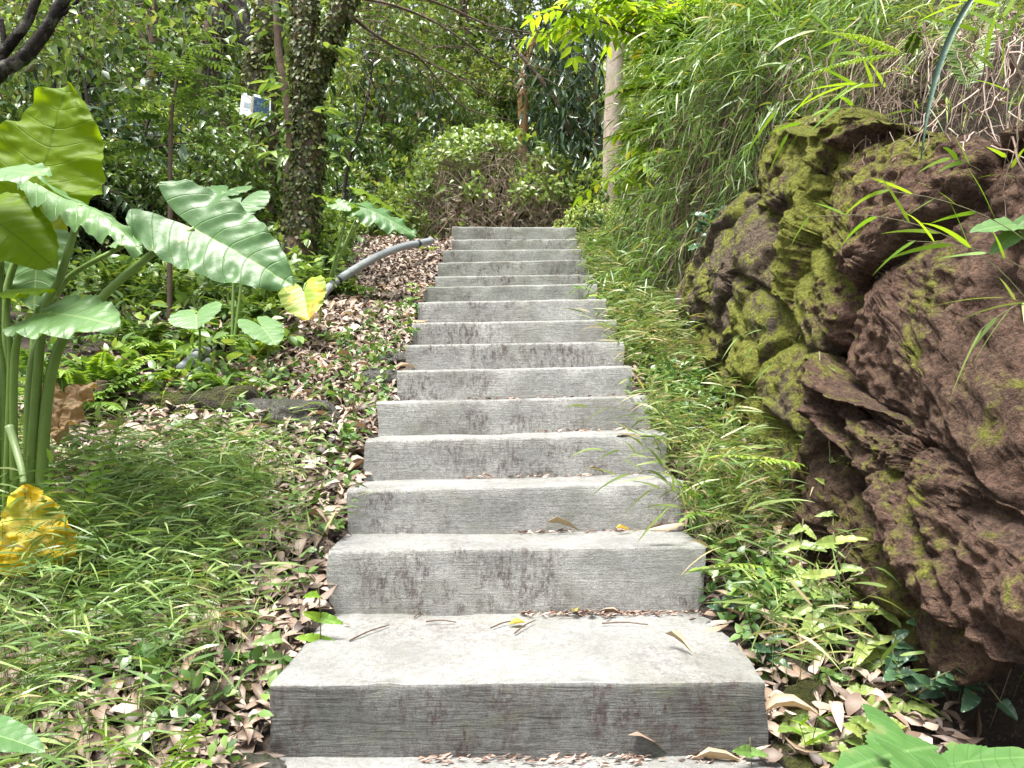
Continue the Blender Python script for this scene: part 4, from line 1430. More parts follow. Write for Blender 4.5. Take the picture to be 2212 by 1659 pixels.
m = MB()
x, y, z = surface_pts(15000, -3.2, -.55, 1.1, 3.3, lambda x, y: np.clip(sstep(-.6, -1.15, x) * sstep(3.2, 2.4, y + .25 * vnoise(x, y, 4, 31)), 0, 1) * np.where(patchy(x, y, 3.2, 30, -.12), 1, .3) * np.where((y < 2.05) & (x > -1.1), .35, 1))
leafy_grass(m, x, y, z, .08, .36, 5, .105, .0072, .8)
tag(m.build('grass', M['grass']), 'leafy green grass growing thick at the lower left', 'grass', kind='stuff')
m = MB()
x, y, z = surface_pts(3600, .52, 1.12, 2.35, 8.0, lambda x, y: np.where(patchy(x, y, 4.5, 91, .0), .75, .16) * (x > np.interp(y, [s[4] for s in STEP], [s[1] for s in STEP]) + .03) * (x < np.minimum(foot(y) + .1, np.interp(y, [2.3, 3, 4, 4.8, 5.2], [.9, .98, 1.0, 1.04, 1.3]))))
leafy_grass(m, x, y, z, .05, .2, 4, .09, .006, .9)
x, y, z = surface_pts(1300, .5, 1.1, 2.0, 6.5, lambda x, y: (x > np.interp(y, [s[4] for s in STEP], [s[1] for s in STEP]) + .02) * (x < 1.02) * patchy(x, y, 5, 61, -.15))
leafy_grass(m, x, y, z, .14, .36, 6, .13, .0075, 1.0)
tag(m.build('verge_grass', M['grass_pale']), 'pale thin grass on the verge between stairs and rock', 'grass', kind='stuff')
m = MB()
x, y, z = surface_pts(3000, .55, 1.05, 2.2, 7.4, lambda x, y: (x > np.interp(y, [s[4] for s in STEP], [s[1] for s in STEP]) + .02) * patchy(x, y, 4, 41, -.1))
O = np.stack([x, y, z + rng.uniform(.02, .14, len(x))], 1)
sprays(m, O, unit(rng.normal(size=O.shape) * .7 + np.array([0, 0, .8])), .07, 4, .04, .024, L8[:2], 0, .2)
x, y, z = surface_pts(2600, -2.5, -.6, 1.4, 5.8, lambda x, y: patchy(x, y, 3, 43, .0) * .8)
O = np.stack([x, y, z + rng.uniform(.02, .12, len(x))], 1)
sprays(m, O, unit(rng.normal(size=O.shape) * .7 + np.array([0, 0, .8])), .07, 4, .042, .026, L8[:2], 0, .2)
tag(m.build('ground_herbs', M['herb']), 'small green weeds creeping along both sides of the stairs', 'weeds', kind='stuff')

# bamboo grass and dry grass hanging over the right bank
m = MB()
md = MB()
n = 1250
y = rng.uniform(3.9, 8.1, n)
x = foot(y) + rng.uniform(-.12, 1.3, n) ** 1.0
z = ground_z(x, y)
k = np.where(y < 5.2, (x - foot(y)) > .3, (x - foot(y)) > -.1) & (rng.random(n) < np.where(y < 4.6, .5, 1)) & (1106 + x / y * F > 1300)
x, y, z = x[k], y[k], z[k]
n = len(x)
p0 = np.stack([x, y, z], 1)
L = rng.uniform(.35, .85, n) * np.where(1106 + x / y * F < 1420, .4, 1)
dv = unit(np.stack([rng.normal(-.75, .4, n) * np.where(y > 5.6, .4, 1), rng.normal(-.45, .45, n), rng.normal(.6, .25, n)], 1))
p1 = p0 + dv * (L * .6)[:, None]
p2 = p0 + dv * L[:, None] + np.stack([-.12 * np.ones(n), -.05 * np.ones(n), -L * rng.uniform(.25, .75, n)], 1)
strings(m, p0, p1, p2, .0016, 0, 5)
for j in range(15):
    t = np.clip(.25 + .75 * (j + rng.random(n)) / 15, 0, 1)[:, None]
    p = bez(p0, p1, p2, t)
    d = unit(2 * (1 - t) * (p1 - p0) + 2 * t * (p2 - p1))
    o = unit(d * .8 + rng.normal(size=(n, 3)) * .55)
    ll = rng.uniform(.07, .2, n)
    ribbons(m, p, p + o * (ll * .5)[:, None], p + o * ll[:, None] + np.array([0, 0, -1.]) * (ll * .35)[:, None], rng.uniform(.006, .017, n), 0, 4)
n = 560
y = rng.uniform(4.0, 7.6, n)
x = foot(y) + rng.uniform(.12, .6, n)
p0 = np.stack([x, y, ground_z(x, y)], 1)
L = rng.uniform(.4, 1.05, n)
fy = np.where(y > 5.8, .45, 1)
p1 = p0 + np.stack([rng.uniform(-.32, -.08, n) * fy, rng.normal(-.08, .12, n), rng.uniform(.0, .2, n)], 1)
p2 = p1 + np.stack([rng.uniform(-.3, -.05, n) * fy, rng.normal(-.05, .15, n), -L], 1)
strings(m, p0, p1, p2, .0015, 0, 5)
for j in range(13):
    t = np.clip(.15 + .85 * (j + rng.random(n)) / 13, 0, 1)[:, None]
    p = bez(p0, p1, p2, t)
    d = unit(2 * (1 - t) * (p1 - p0) + 2 * t * (p2 - p1))
    o = unit(d * .8 + rng.normal(size=(n, 3)) * .75 + np.array([-.25, -.1, 0]))
    ll = rng.uniform(.07, .15, n)
    ribbons(m, p, p + o * (ll * .5)[:, None], p + o * ll[:, None] + np.array([0, 0, -1.]) * (ll * .3)[:, None], rng.uniform(.005, .010, n), 0, 4)
tag(m.build('bamboo_grass', M['bamboo']), 'feathery green bamboo grass hanging over the right bank', 'bamboo grass', kind='stuff')
n = 5200
y = rng.uniform(3.6, 8.4, n)
x = foot(y) + rng.uniform(-.15, .6, n)
z = ground_z(x, y)
p0 = np.stack([x, y, z + .03], 1)
L = rng.uniform(.15, .5, n)
p1 = p0 + np.stack([rng.normal(-.1, .07, n), rng.normal(-.03, .08, n), rng.uniform(-.02, .1, n)], 1)
p2 = p1 + np.stack([rng.normal(-.06, .07, n), rng.normal(-.02, .08, n), -L], 1)
strings(md, p0, p1, p2, rng.uniform(.001, .0032, n), 0, 5, .006)
n = 1500
y = rng.uniform(3.8, 7.2, n)
x = foot(y) + rng.uniform(.08, .55, n)
p0 = np.stack([x, y, ground_z(x, y)], 1)
L = rng.uniform(.3, .95, n)
p1 = p0 + np.stack([rng.uniform(-.3, -.06, n), rng.normal(-.05, .1, n), rng.uniform(.0, .12, n)], 1)
p2 = p1 + np.stack([rng.uniform(-.2, -.02, n), rng.normal(0, .14, n), -L], 1)
ribbons(md, p0, p1, p2, rng.uniform(.002, .007, n), 0, 6, 'even')
n = 650          # roots and straw over the near bank above the rock
y = rng.uniform(1.5, 3.9, n)
x = foot(y) + rng.uniform(-.25, 1.0, n)
z = ground_z(x, y)
p0 = np.stack([x, y, z + .02], 1)
L = rng.uniform(.1, .38, n)
p1 = p0 + np.stack([rng.normal(-.08, .09, n), rng.normal(-.03, .1, n), rng.uniform(-.02, .09, n)], 1)
p2 = p1 + np.stack([rng.normal(-.07, .08, n), rng.normal(-.0, .1, n), -L * rng.uniform(.2, 1, n)], 1)
strings(md, p0, p1, p2, .0015, 0, 5, .006)
tag(md.build('dry_grass', M['dry_grass']), 'brown dead grass and stalks draped down the right bank', 'dry grass', kind='stuff')
m = MB()
n = 240
px = rng.uniform(1640, 2300, n); py = rng.uniform(40, 330, n)
p0 = np.array([P(a, b, dwall(a, b) - .03) for a, b in zip(px, py)]) + WN * rng.uniform(-.12, .08, (n, 1))
L = rng.uniform(.06, .3, n)
p1 = p0 + rng.normal(size=(n, 3)) * .05 + np.stack([np.zeros(n), np.zeros(n), -L * .5], 1)
p2 = p1 + rng.normal(size=(n, 3)) * .06 + np.stack([np.zeros(n), np.zeros(n), -L * .5], 1)
strings(m, p0, p1, p2, rng.uniform(.0015, .004, n), 0, 8, .004)
tag(m.build('hanging_roots', M['root']), 'tangle of pale thin roots hanging over the top of the rock', 'roots', kind='stuff')
m = MB()
x = rng.uniform(1.2, 2.6, 1100); y = rng.uniform(1.4, 4.0, 1100)
k = (x > foot(y) - .1)
s_ = rng.uniform(.5, 1.3, k.sum())
lay(m, x[k], y[k], .085 * s_, .03 * s_, L14, .02, .6)
tag(m.build('bank_litter', M['litter']), 'dead leaves caught among the roots above the rock', 'leaf litter', kind='stuff')


m = MB()
n = 620
y = rng.uniform(1.5, 4.4, n)
x = foot(y) + rng.uniform(-.12, .9, n)
kk = (rng.random(n) < np.where(y < 3.0, .45, .9)); x, y = x[kk], y[kk]; n = len(x)
p0 = np.stack([x, y, ground_z(x, y)], 1)
L = rng.uniform(.15, .45, n)
dv = unit(np.stack([rng.normal(-.7, .4, n), rng.normal(-.35, .45, n), rng.normal(.5, .3, n)], 1))
p1 = p0 + dv * (L * .6)[:, None]
p2 = p0 + dv * L[:, None] + np.stack([np.zeros(n) - .05, np.zeros(n), -L * rng.uniform(.2, .8, n)], 1)
strings(m, p0, p1, p2, .0013, 0, 5)
for j in range(6):
    t = np.clip(.2 + .8 * (j + rng.random(n)) / 6, 0, 1)[:, None]
    p = bez(p0, p1, p2, t)
    d = unit(2 * (1 - t) * (p1 - p0) + 2 * t * (p2 - p1))
    o = unit(d * .9 + rng.normal(size=(n, 3)) * .45)
    ll = rng.uniform(.07, .2, n)
    ribbons(m, p, p + o * (ll * .5)[:, None], p + o * ll[:, None] + np.array([0, 0, -1.]) * (ll * .35)[:, None], rng.uniform(.004, .010, n), 0, 5)
tag(m.build('bank_grass', M['bamboo']), 'thin green grass hanging among the roots above the rock', 'grass', kind='stuff')
m = MB()
n = 900
y = rng.uniform(1.5, 4.2, n)
x = foot(y) + rng.uniform(-.2, .8, n)
p0 = np.stack([x, y, ground_z(x, y) + .02], 1)
L = rng.uniform(.15, .5, n)
p1 = p0 + np.stack([rng.normal(-.14, .08, n), rng.normal(-.05, .1, n), rng.uniform(0, .1, n)], 1)
p2 = p1 + np.stack([rng.normal(-.05, .06, n), rng.normal(0, .07, n), -L], 1)
ribbons(m, p0, p1, p2, rng.uniform(.002, .006, n), 0, 5, 'even')
tag(m.build('straw', M['root']), 'straw coloured dead blades draped over the top of the rock', 'straw', kind='stuff')


# ------------------------------------------------------------------ elephant-ear plants
def taro_leaf(A, T, nrm, wr=.85, curl=.12, fold=.0, wave=.02, lobe=.42, ldroop=.1, quilt=.012, ph=0., side_roll=0.0, asym=0.0, crumple=0.0):
    A, T = np.asarray(A, float), np.asarray(T, float)
    L = np.linalg.norm(T - A)
    yv = (T - A) / L
    zv = unit(np.asarray(nrm, float) - yv * np.dot(nrm, yv))
    xv = np.cross(yv, zv)
    W0 = wr * L / 2
    xc = .48 * W0
    V, UV, fs = [], [], []
    rows = np.concatenate([np.linspace(-lobe, 0, 15)[:-1] + 0, np.linspace(0, 1, 46)])
    rows[0] += lobe * .004
    nc = 15
    for sg in (-1, 1):
        base = len(V)
        for t in rows:
            if t < 0:
                s = -t / lobe
                outer = xc + (W0 - xc) * math.sqrt(max(0, 1 - s * s))
                inner = xc - xc * math.sqrt(max(0, 1 - s ** 1.4)) * .97
            else:
                outer = W0 * (1 - t) ** .78 * (1 + .85 * t - .1 * t * t)
                inner = 0
                s = 0
            for j in range(nc):
                v = j / (nc - 1)
                x = lerp(inner, outer, v)
                u = x / W0
                edge = v * v
                q = (t - .3 * u ** 1.5) * 5.5
                z = fold * x * (1 + asym * sg) - curl * L * (t * t if t > 0 else .0) - ldroop * L * s * s
                z += wave * L * math.sin(t * 17 + ph + sg * 1.3) * edge + wave * .5 * L * math.sin(t * 37 + ph * 2 + sg) * edge
                z += quilt * L * abs(math.sin(PI * (q + .5))) * min(1, u * 3) * (1 - v ** 4)
                z -= side_roll * L * u * u
                xx = sg * x * (1 - .12 * abs(fold))
                ripple = 1 + .02 * math.sin(t * 40 + ph) * edge
                if crumple:
                    pn = Vector((x / L * 4 * sg, t * 4, ph * 5))
                    z += crumple * L * (noise.noise(pn) + .6 * abs(noise.noise(pn * 2.3)) - .2 + .35 * noise.noise(pn * 5))
                    xx += crumple * .5 * L * noise.noise(pn * 1.7 + Vector((9, 0, 0)))
                V.append(A + xv * xx * ripple + yv * t * L + zv * z)
                UV.append((u, t))
        for i in range(len(rows) - 1):
            for j in range(nc - 1):
                a = base + i * nc + j
                fs.append((a, a + 1, a + nc + 1, a + nc) if sg == 1 else (a, a + nc, a + nc + 1, a + 1))
    return np.array(V), np.array(fs), np.array(UV)


def add_leaf(root, mat, A, T, nrm, label=None, pet=None, pr=(.012, .007), **kw):
    V, fs, UV = taro_leaf(A, T, nrm, **kw)
    m = MB()
    m.add(V, [fs], 0, True, UV)
    o = child(m, 'leaf', M[mat], root)
    if label:
        o['label'] = label
    # midrib
    L = np.linalg.norm(np.asarray(T) - np.asarray(A))
    if pet is not None:
        m = MB()
        tube(m, pet + [A], pr[0], pr[1], 10, per=8)
        child(m, 'petiole', M['petiole'], root)
    return o


D0 = 2.55
tb = on(40, D0)
tz = float(tb[2])
taro = empty('taro_plant', tb, 'huge elephant ear plant with broad leaves at the left edge', 'plant')
B = lambda dx, dy=0.0: np.array([tb[0] + dx, tb[1] + dy, tz - .02])
add_leaf(taro, 'taro_backlit_tint', P(80, 398, 2.62), P(150, 186, 2.72), (.1, -1, .15), 'upright yellow green leaf with a backlit glow in its colour', [B(-.02, .06), P(10, 700, 2.6), P(50, 520, 2.6)], (.015, .008),
         wr=1.02, curl=-.05, fold=-.05, wave=.05, lobe=.14, quilt=.010, ph=1.0, crumple=.04)
add_leaf(taro, 'taro_pale', P(-35, 372, 2.3), P(90, 352, 2.2), (.1, -.55, .85), 'pale bluish leaf cut by the left edge', [B(-.05), P(-30, 700, 2.4), P(-45, 480, 2.35)], (.014, .008),
         wr=1.0, curl=.15, fold=-.1, wave=.03, lobe=.5, ph=2.2)
add_leaf(taro, 'taro_pale', P(175, 442, 2.4), P(304, 492, 2.25), (.25, -.5, .9), 'pale curled leaf with its lobes rolled up', [B(.02), P(90, 720, 2.5), P(130, 600, 2.45), P(160, 500, 2.42)], (.016, .009),
         wr=.44, curl=.25, fold=-.2, wave=.05, lobe=1.0, ldroop=-.12, ph=.4, side_roll=.1, crumple=.02)
add_leaf(taro, 'taro_spotted', P(40, 440, 2.7), P(140, 520, 2.7), (-.05, -1, .2), 'yellowing leaf with brown spots', None, wr=1.1, curl=.03, fold=.05, wave=.03, lobe=.4, ph=3.0)
add_leaf(taro, 'taro_backlit_tint', P(-20, 470, 2.42), P(112, 562, 2.35), (.1, -.75, .6), 'olive leaf sloping down from the left edge', [B(-.06, .02), P(-30, 740, 2.5), P(-40, 560, 2.46)], (.013, .007),
         wr=.9, curl=.12, fold=.0, wave=.02, lobe=.4, ph=.9)
add_leaf(taro, 'taro_pale', P(82, 530, 2.66), P(70, 668, 2.6), (.1, -1, .35), None, [B(.0, .05), P(70, 760, 2.62), P(95, 600, 2.68)], (.012, .007),
         wr=.95, curl=.05, fold=.02, wave=.02, lobe=.3, ph=1.7)
add_leaf(taro, 'taro_backlit_tint', P(20, 626, 2.35), P(114, 612, 2.28), (0, -.25, 1), 'narrow bright leaf seen edge on', [B(-.03, -.03), P(22, 800, 2.4), P(16, 690, 2.37)], (.011, .006),
         wr=.8, curl=.1, fold=-.3, wave=.03, lobe=.4, ph=2.5)
add_leaf(taro, 'taro_pale', P(112, 676, 2.32), P(250, 688, 2.22), (.05, -.62, .8), 'flat light green heart shaped leaf low on the plant', [B(.01, -.03), P(30, 800, 2.4), P(60, 700, 2.36)], (.014, .007),
         wr=.95, curl=.1, fold=-.05, wave=.035, lobe=.5, ph=.2)
add_leaf(taro, 'taro', P(420, 494, 2.45), P(630, 607, 2.36), (.05, -.9, .44), 'largest glossy dark green leaf reaching toward the ivy trunk',
         [B(.06, .0), P(112, 800, 2.52), P(205, 660, 2.48), P(320, 555, 2.45)], (.02, .009), wr=.76, curl=.07, fold=.10, wave=.022, lobe=.48, ldroop=-.08, quilt=.014, ph=1.2, crumple=.014)
add_leaf(taro, 'taro_pale', P(300, 515, 2.62), P(226, 527, 2.6), (-.1, -.5, .9), 'light leaf half hidden behind the largest one', [P(110, 660, 2.58), P(150, 598, 2.58), P(240, 545, 2.6)], (.011, .007),
         wr=1.15, curl=.1, fold=.0, wave=.04, lobe=.7, ph=.7)
m = MB()          # pale sheathing stalks at the base
for (dx, pts, r0, r1) in [(.03, [(66, 830), (92, 720), (118, 640)], .018, .011), (-.04, [(8, 850), (-6, 720), (2, 560)], .016, .010)]:
    tube(m, [B(dx)] + [P(a, b, D0 - .04 + dx) for a, b in pts], r0, r1, 10)
child(m, 'stalks', M['petiole'], taro)

# yellow wilted leaf drooping in the grass
yl = empty('wilted_taro_leaf', P(54, 1040, 2.3), 'bright yellow wilted leaf hanging from a cut green stalk in the grass', 'leaf')
add_leaf(yl, 'taro_yellow', P(88, 1205, 2.33), P(48, 1042, 2.34), (.35, -.9, .2), None, None, (.014, .008), wr=1.0, curl=.1, fold=.4, wave=.12, lobe=.16, ph=1.1, quilt=.012, crumple=.09)
m = MB(); tube(m, [P(20, 921, 2.38), P(32, 960, 2.36), P(46, 1010, 2.32), P(52, 1045, 2.3)], .013, .009, 10); child(m, 'petiole', M['petiole_pale'], yl)
# dead brown leaf
dl = empty('dead_taro_leaf', P(130, 860, 2.7), 'crumpled tan dead leaf leaning against the taro stalks', 'leaf')
add_leaf(dl, 'taro_dead', P(140, 848, 2.72), P(118, 946, 2.6), (.2, -1, .2), None, None, wr=1.1, curl=.1, fold=.3, wave=.12, lobe=.2, ph=2, quilt=.03, crumple=.15)

# other elephant ears
t_b = empty('taro_plant', on(500, 4.35), 'small elephant ear with two dull green leaves behind the largest leaf', 'plant')
gb = on(500, 4.35)
add_leaf(t_b, 'taro', P(520, 438, 4.3), P(503, 468, 4.2), (.0, -.85, .5), None, [gb, P(530, 540, 4.35), P(528, 470, 4.32)], (.01, .006), wr=2.2, curl=.1, fold=.05, wave=.03, lobe=1.1, ph=.4)
add_leaf(t_b, 'taro', P(488, 412, 4.4), P(470, 424, 4.3), (.0, -.5, .9), None, [gb, P(505, 520, 4.4), P(494, 440, 4.4)], (.009, .005), wr=2.4, curl=.1, fold=.05, wave=.03, lobe=1.2, ph=1.4)
t_c = empty('taro_plant', on(700, 5.6), 'elephant ear with long bright stalks between ivy trunk and pipe', 'plant')
gc = on(700, 5.6)
add_leaf(t_c, 'taro', P(797, 452, 5.4), P(902, 500, 5.3), (.2, -.6, .8), 'long leaf with a hanging tip beside the pipe', [gc, P(730, 560, 5.5), P(770, 490, 5.45)], (.011, .006), wr=.7, curl=.1, fold=-.2, wave=.05, lobe=.5, ph=.3)
add_leaf(t_c, 'taro_backlit_tint', P(745, 436, 5.4), P(672, 422, 5.3), (-.1, -.45, .9), None, [gc, P(724, 560, 5.5), P(745, 480, 5.45)], (.01, .006), wr=.75, curl=-.05, fold=-.15, wave=.04, lobe=.6, ph=2.3)
add_leaf(t_c, 'taro_pale', P(728, 440, 5.3), P(758, 452, 5.25), (0, -.7, .7), None, None, wr=1.0, curl=.1, wave=.03, lobe=.5, ph=1.3)
add_leaf(t_c, 'taro_backlit_tint', P(800, 420, 5.6), P(885, 470, 5.6), (.2, -.3, .9), None, [gc, P(740, 540, 5.6), P(780, 450, 5.6)], (.009, .005), wr=.5, curl=.1, fold=-.2, wave=.04, lobe=.5, ph=.8)
t_d = empty('turning_taro', on(690, 4.75), 'heart shaped leaf turning yellow beside the lower pipe end', 'plant')
gd = on(690, 4.75)
add_leaf(t_d, 'taro_turning', P(655, 628, 4.55), P(668, 694, 4.4), (.05, -1, .1), None, [gd, P(690, 650, 4.72), P(664, 612, 4.6)], (.008, .005), wr=1.12, curl=-.04, fold=.12, wave=.03, lobe=.42, ph=.6)
t_e = empty('taro_seedling', on(425, 3.9), 'taro seedling with one upright pale heart shaped leaf among ferns', 'plant')
ge = on(425, 3.9)
add_leaf(t_e, 'taro_pale', P(424, 680, 3.8), P(424, 708, 3.7), (.0, -.85, .5), None, [ge, P(432, 740, 3.85), P(428, 690, 3.82)], (.007, .004), wr=2.0, curl=.05, fold=.1, wave=.02, lobe=.75, ph=.4)
t_f = empty('taro_seedling', on(575, 4.0), 'taro seedling with a tilted blue green leaf right of the broken pipe', 'plant')
gf = on(575, 4.0)
add_leaf(t_f, 'taro_pale', P(565, 706, 3.9), P(597, 740, 3.8), (.4, -.7, .6), None, [gf, P(580, 750, 3.95), P(568, 720, 3.92)], (.006, .004), wr=1.2, curl=.1, fold=.0, wave=.02, lobe=.8, ph=1.4)

# ------------------------------------------------------------------ ferns
FERN = [  # px, depth, frond length, fronds, mat, label
    (160, 3.5, .50, 8, 'fern_bright', 'large arching fern right of the taro stalks'),
    (215, 3.8, .42, 8, 'fern_bright', 'dense fern behind the arching one by the taro stalks'),
    (285, 3.75, .40, 8, 'fern_bright', 'fern growing by the small tree stump'),
    (300, 4.4, .42, 9, 'fern', 'dark fern under the large taro petiole'),
    (365, 4.2, .45, 9, 'fern_bright', 'tall upright fern left of the heart leaved seedling'),
    (380, 5.0, .42, 8, 'fern_bright', 'fern below the middle of the largest taro leaf'),
    (455, 4.5, .42, 9, 'fern_bright', 'fern right behind the heart leaved seedling'),
    (500, 3.75, .30, 7, 'fern_bright', 'small bright fern in front of the broken pipe'),
    (460, 5.3, .40, 8, 'fern', 'fern near the foot of the feathery sapling'),
    (530, 4.9, .40, 8, 'fern_bright', 'fern under the tip half of the largest leaf'),
    (545, 4.3, .36, 8, 'fern_bright', 'light fern with a leaning frond left of the yellow heart leaf'),
    (600, 5.2, .40, 8, 'fern_bright', 'fern left of the ivy trunk base'),
    (605, 4.55, .32, 7, 'fern', 'fern partly behind the yellow heart leaf'),
    (690, 5.55, .42, 9, 'fern_bright', 'fern at the right foot of the ivy trunk'),
    (735, 5.6, .36, 8, 'fern', 'fern spilling over the grey pipe'),
    (580, 5.9, .42, 8, 'fern', 'dark fern behind the ivy trunk base on the left'),
    (725, 6.5, .40, 8, 'fern', 'fern in the shade above the pipe'),
    (415, 6.0, .45, 8, 'fern', 'fern in the shade near the forked tree'),
    (250, 5.2, .42, 8, 'fern', 'shaded fern behind the taro at the dark shrubs'),
    (920, 7.3, .22, 6, 'fern_bright', 'little fern at the upper end of the pipe'),
    (720, 4.6, .26, 5, 'fern', 'low fern on the leaf litter below the pipe'),
    (1255, 6.2, .24, 5, 'dark', 'dark stiff fern on the right edge of the upper steps'),
    (1310, 6.8, .30, 7, 'fern_bright', 'bright fern at the top right of the stairs under bamboo grass')]
for (px, D, L, nf, mt, lab) in FERN:
    g = on(px, D)
    root = empty('fern', g, lab, 'fern', 'ferns on the forest floor')
    for k in range(nf):
        a = 2 * PI * k / nf + rng.normal() * .35
        up = rng.uniform(.7, 1.9)
        m = MB()
        l_ = L * rng.uniform(.75, 1.15)
        frond(m, g + np.array([0, 0, .01]), (math.cos(a), math.sin(a), up), l_, int(26 * l_ / .42) + 6, .19 * l_, .045 * l_, rng.uniform(.25, .6), 0, None)
        child(m, 'frond', M[mt], root)


def special_fern(name, base, fronds, mt, label, n=14, plen=.09, pw=.03, prof='fern'):
    root = empty(name, base, label, 'fern')
    for (e, arch, L) in fronds:
        m = MB()
        v = np.asarray(e) - np.asarray(base)
        ln = np.linalg.norm(v)
        d = v + np.array([0, 0, arch * ln])
        L2 = np.linalg.norm(d)
        frond(m, base, d, L2, n, plen, pw, arch * ln / L2, 0, None, prof=prof)
        child(m, 'frond', M[mt], root)


b0 = on(345, 1.72) + np.array([0, 0, .05])
special_fern('fern', b0, [(P(436, 1556, 1.62), .2, .2), (P(225, 1588, 1.6), .25, .17), (P(440, 1645, 1.5), .3, .16), (P(320, 1680, 1.45), .3, .16)], 'fern_bright',
             'bright fern with toothed fronds at the bottom left of the stairs', 13, .05, .017)
b0 = on(150, 2.42) + np.array([0, 0, .03])
special_fern('fern', b0, [(P(252, 925, 2.35), .2, .27), (P(210, 900, 2.4), .1, .25), (P(110, 1000, 2.3), .3, .2)], 'fern_bright', 'single yellow green fern in front of the dead tan leaf', 15, .06, .016)
b0 = P(1690, 1235, 2.45)
special_fern('fern', b0, [(P(1515, 1228, 2.35), .25, .27), (P(1600, 1262, 2.3), .3, .2), (P(1685, 1320, 2.2), .5, .22), (P(1640, 1200, 2.5), .2, .18)], 'fern_bright',
             'green fern reaching over the right end of the third step', 13, .062, .02, 'tri')
b0 = on(1560, 2.75, 0) + np.array([0, 0, .03])
special_fern('fern', b0, [(P(1450, 1030, 2.65), .25, .26), (P(1600, 1010, 2.7), .2, .24), (P(1520, 980, 2.85), .15, .26), (P(1480, 1120, 2.5), .35, .22)], 'fern_bright',
             'bushy fern beside the right end of the third riser', 15, .055, .016)
b0 = on(1450, 3.35, 0) + np.array([0, 0, .03])
special_fern('fern', b0, [(P(1390, 880, 3.3), .25, .24), (P(1480, 860, 3.4), .2, .26), (P(1440, 850, 3.4), .15, .26)], 'fern', 'green fern on the verge right of the sixth step', 15, .055, .016)
b0 = P(1760, 1020, 2.75)
special_fern('fern', b0, [(P(1560, 985, 2.7), .25, .35), (P(1640, 1000, 2.6), .3, .25)], 'fern_bright', 'pale fern frond arching from the base of the mossy rock', 15, .06, .017)
b0 = P(1960, 120, 2.9)
special_fern('fern', b0, [(P(1700, 185, 2.9), .3, .55), (P(1790, 70, 3.0), .25, .38), (P(1985, 60, 2.8), .1, .2)], 'fern_bright', 'narrow comb fern hanging from the top of the bank', 34, .035, .012)
b0 = P(2090, 200, 2.4)
special_fern('fern', b0, [(P(2150, 40, 2.5), .2, .3), (P(2040, 30, 2.5), .1, .3)], 'fern', 'upright green fern among the roots at the top right', 26, .045, .014)

# ------------------------------------------------------------------ blades and sprigs on the right
def sprig(name, label, stems, mt, ll, lw, nl=5, cat='grass', stem_r=.0015):
    """stems: list of (start, control, end) points; long leaves along the outer half"""
    root = empty(name, stems[0][0], label, cat)
    for (a, b, c) in stems:
        m = MB()
        tube(m, [a, bez(a, b, c, .25), bez(a, b, c, .5), bez(a, b, c, .75), c], stem_r, stem_r * .5, 5, per=4)
        child(m, 'stem', M['stem'], root)
        for j in range(nl):
            t = .3 + .7 * (j + .6) / nl
            p = bez(a, b, c, min(t, 1))
            d = unit(2 * (1 - t) * (b - a) + 2 * t * (c - b))
            o = unit(d * .75 + unit(np.cross(d, [0, .6, 1.])) * (.6 if j % 2 else -.6) + rng.normal(size=3) * .2 + np.array([0, 0, .1]))
            L = ll * rng.uniform(.6, 1.25)
            m = MB()
            ribbons(m, [p], [p + o * L * .5], [p + o * L + np.array([0, 0, -L * rng.uniform(.1, .4)])], [lw * rng.uniform(.8, 1.2)], 0, 7)
            child(m, 'leaf', M[mt], root)
    return root


m = MB()
a, b, c = P(2112, -20, 1.75), P(2010, 110, 1.75), P(1990, 345, 1.72)
root = empty('long_grass', a, 'single long blue green blade hanging down the right of the rock', 'grass blade')
tpath = np.array([bez(a, b, c, t) for t in np.linspace(0, 1, 22)])
V, w_ = [], []
for i, p in enumerate(tpath):
    t = i / 21
    w = .017 * (1 - t ** 3) * (.75 + .25 * math.sin(PI * t)) + .0006
    V += [p + np.array([-w / 2, -.002, 0]), p + np.array([0, .004, 0]), p + np.array([w / 2, -.002, 0])]
q = [(3 * i + k, 3 * i + k + 1, 3 * i + 4 + k, 3 * i + 3 + k) for i in range(21) for k in range(2)]
m.add(np.array(V), [np.array(q)])
child(m, 'blade', plain_mat('blue_green_blade', (.045, .095, .06), .4, .2, 12), root)

sprig('bamboo_grass_sprig', 'arching bamboo grass sprig crossing the middle of the rock face from the right',
      [(P(2260, 700, 1.9), P(2080, 420, 1.95), P(1720, 470, 2.2)), (P(2260, 560, 1.9), P(2140, 430, 1.9), P(1900, 410, 2.1)), (P(2270, 620, 1.9), P(2150, 520, 1.9), P(1960, 520, 2.0))], 'bright', .17, .011, 6)
sprig('bamboo_grass_sprig', 'short grass sprig with drooping blades at the right edge beside the rock',
      [(P(2270, 640, 1.8), P(2200, 640, 1.75), P(2110, 720, 1.75)), (P(2270, 660, 1.8), P(2230, 660, 1.75), P(2160, 640, 1.75))], 'grass_pale', .16, .009, 4)
sprig('bamboo_grass_sprig', 'bright bamboo grass sprig spraying left from the bank top above the rock',
      [(P(1930, 250, 3.2), P(1850, 120, 3.2), P(1660, 250, 3.3)), (P(1930, 250, 3.2), P(1880, 80, 3.2), P(1760, 60, 3.3)), (P(1920, 260, 3.2), P(1820, 180, 3.1), P(1690, 300, 3.1)), (P(1960, 240, 3.1), P(1900, 150, 3.1), P(1830, 190, 3.1))],
      'bright', .2, .014, 6)
sprig('bamboo_grass_sprig', 'sprig of upright bright blades in the top right corner',
      [(P(2160, 200, 2.3), P(2120, 60, 2.3), P(2060, -30, 2.4)), (P(2170, 180, 2.3), P(2180, 60, 2.3), P(2150, -20, 2.3)), (P(2240, 330, 2.2), P(2190, 180, 2.2), P(2120, 120, 2.2))], 'bright', .15, .013, 5)
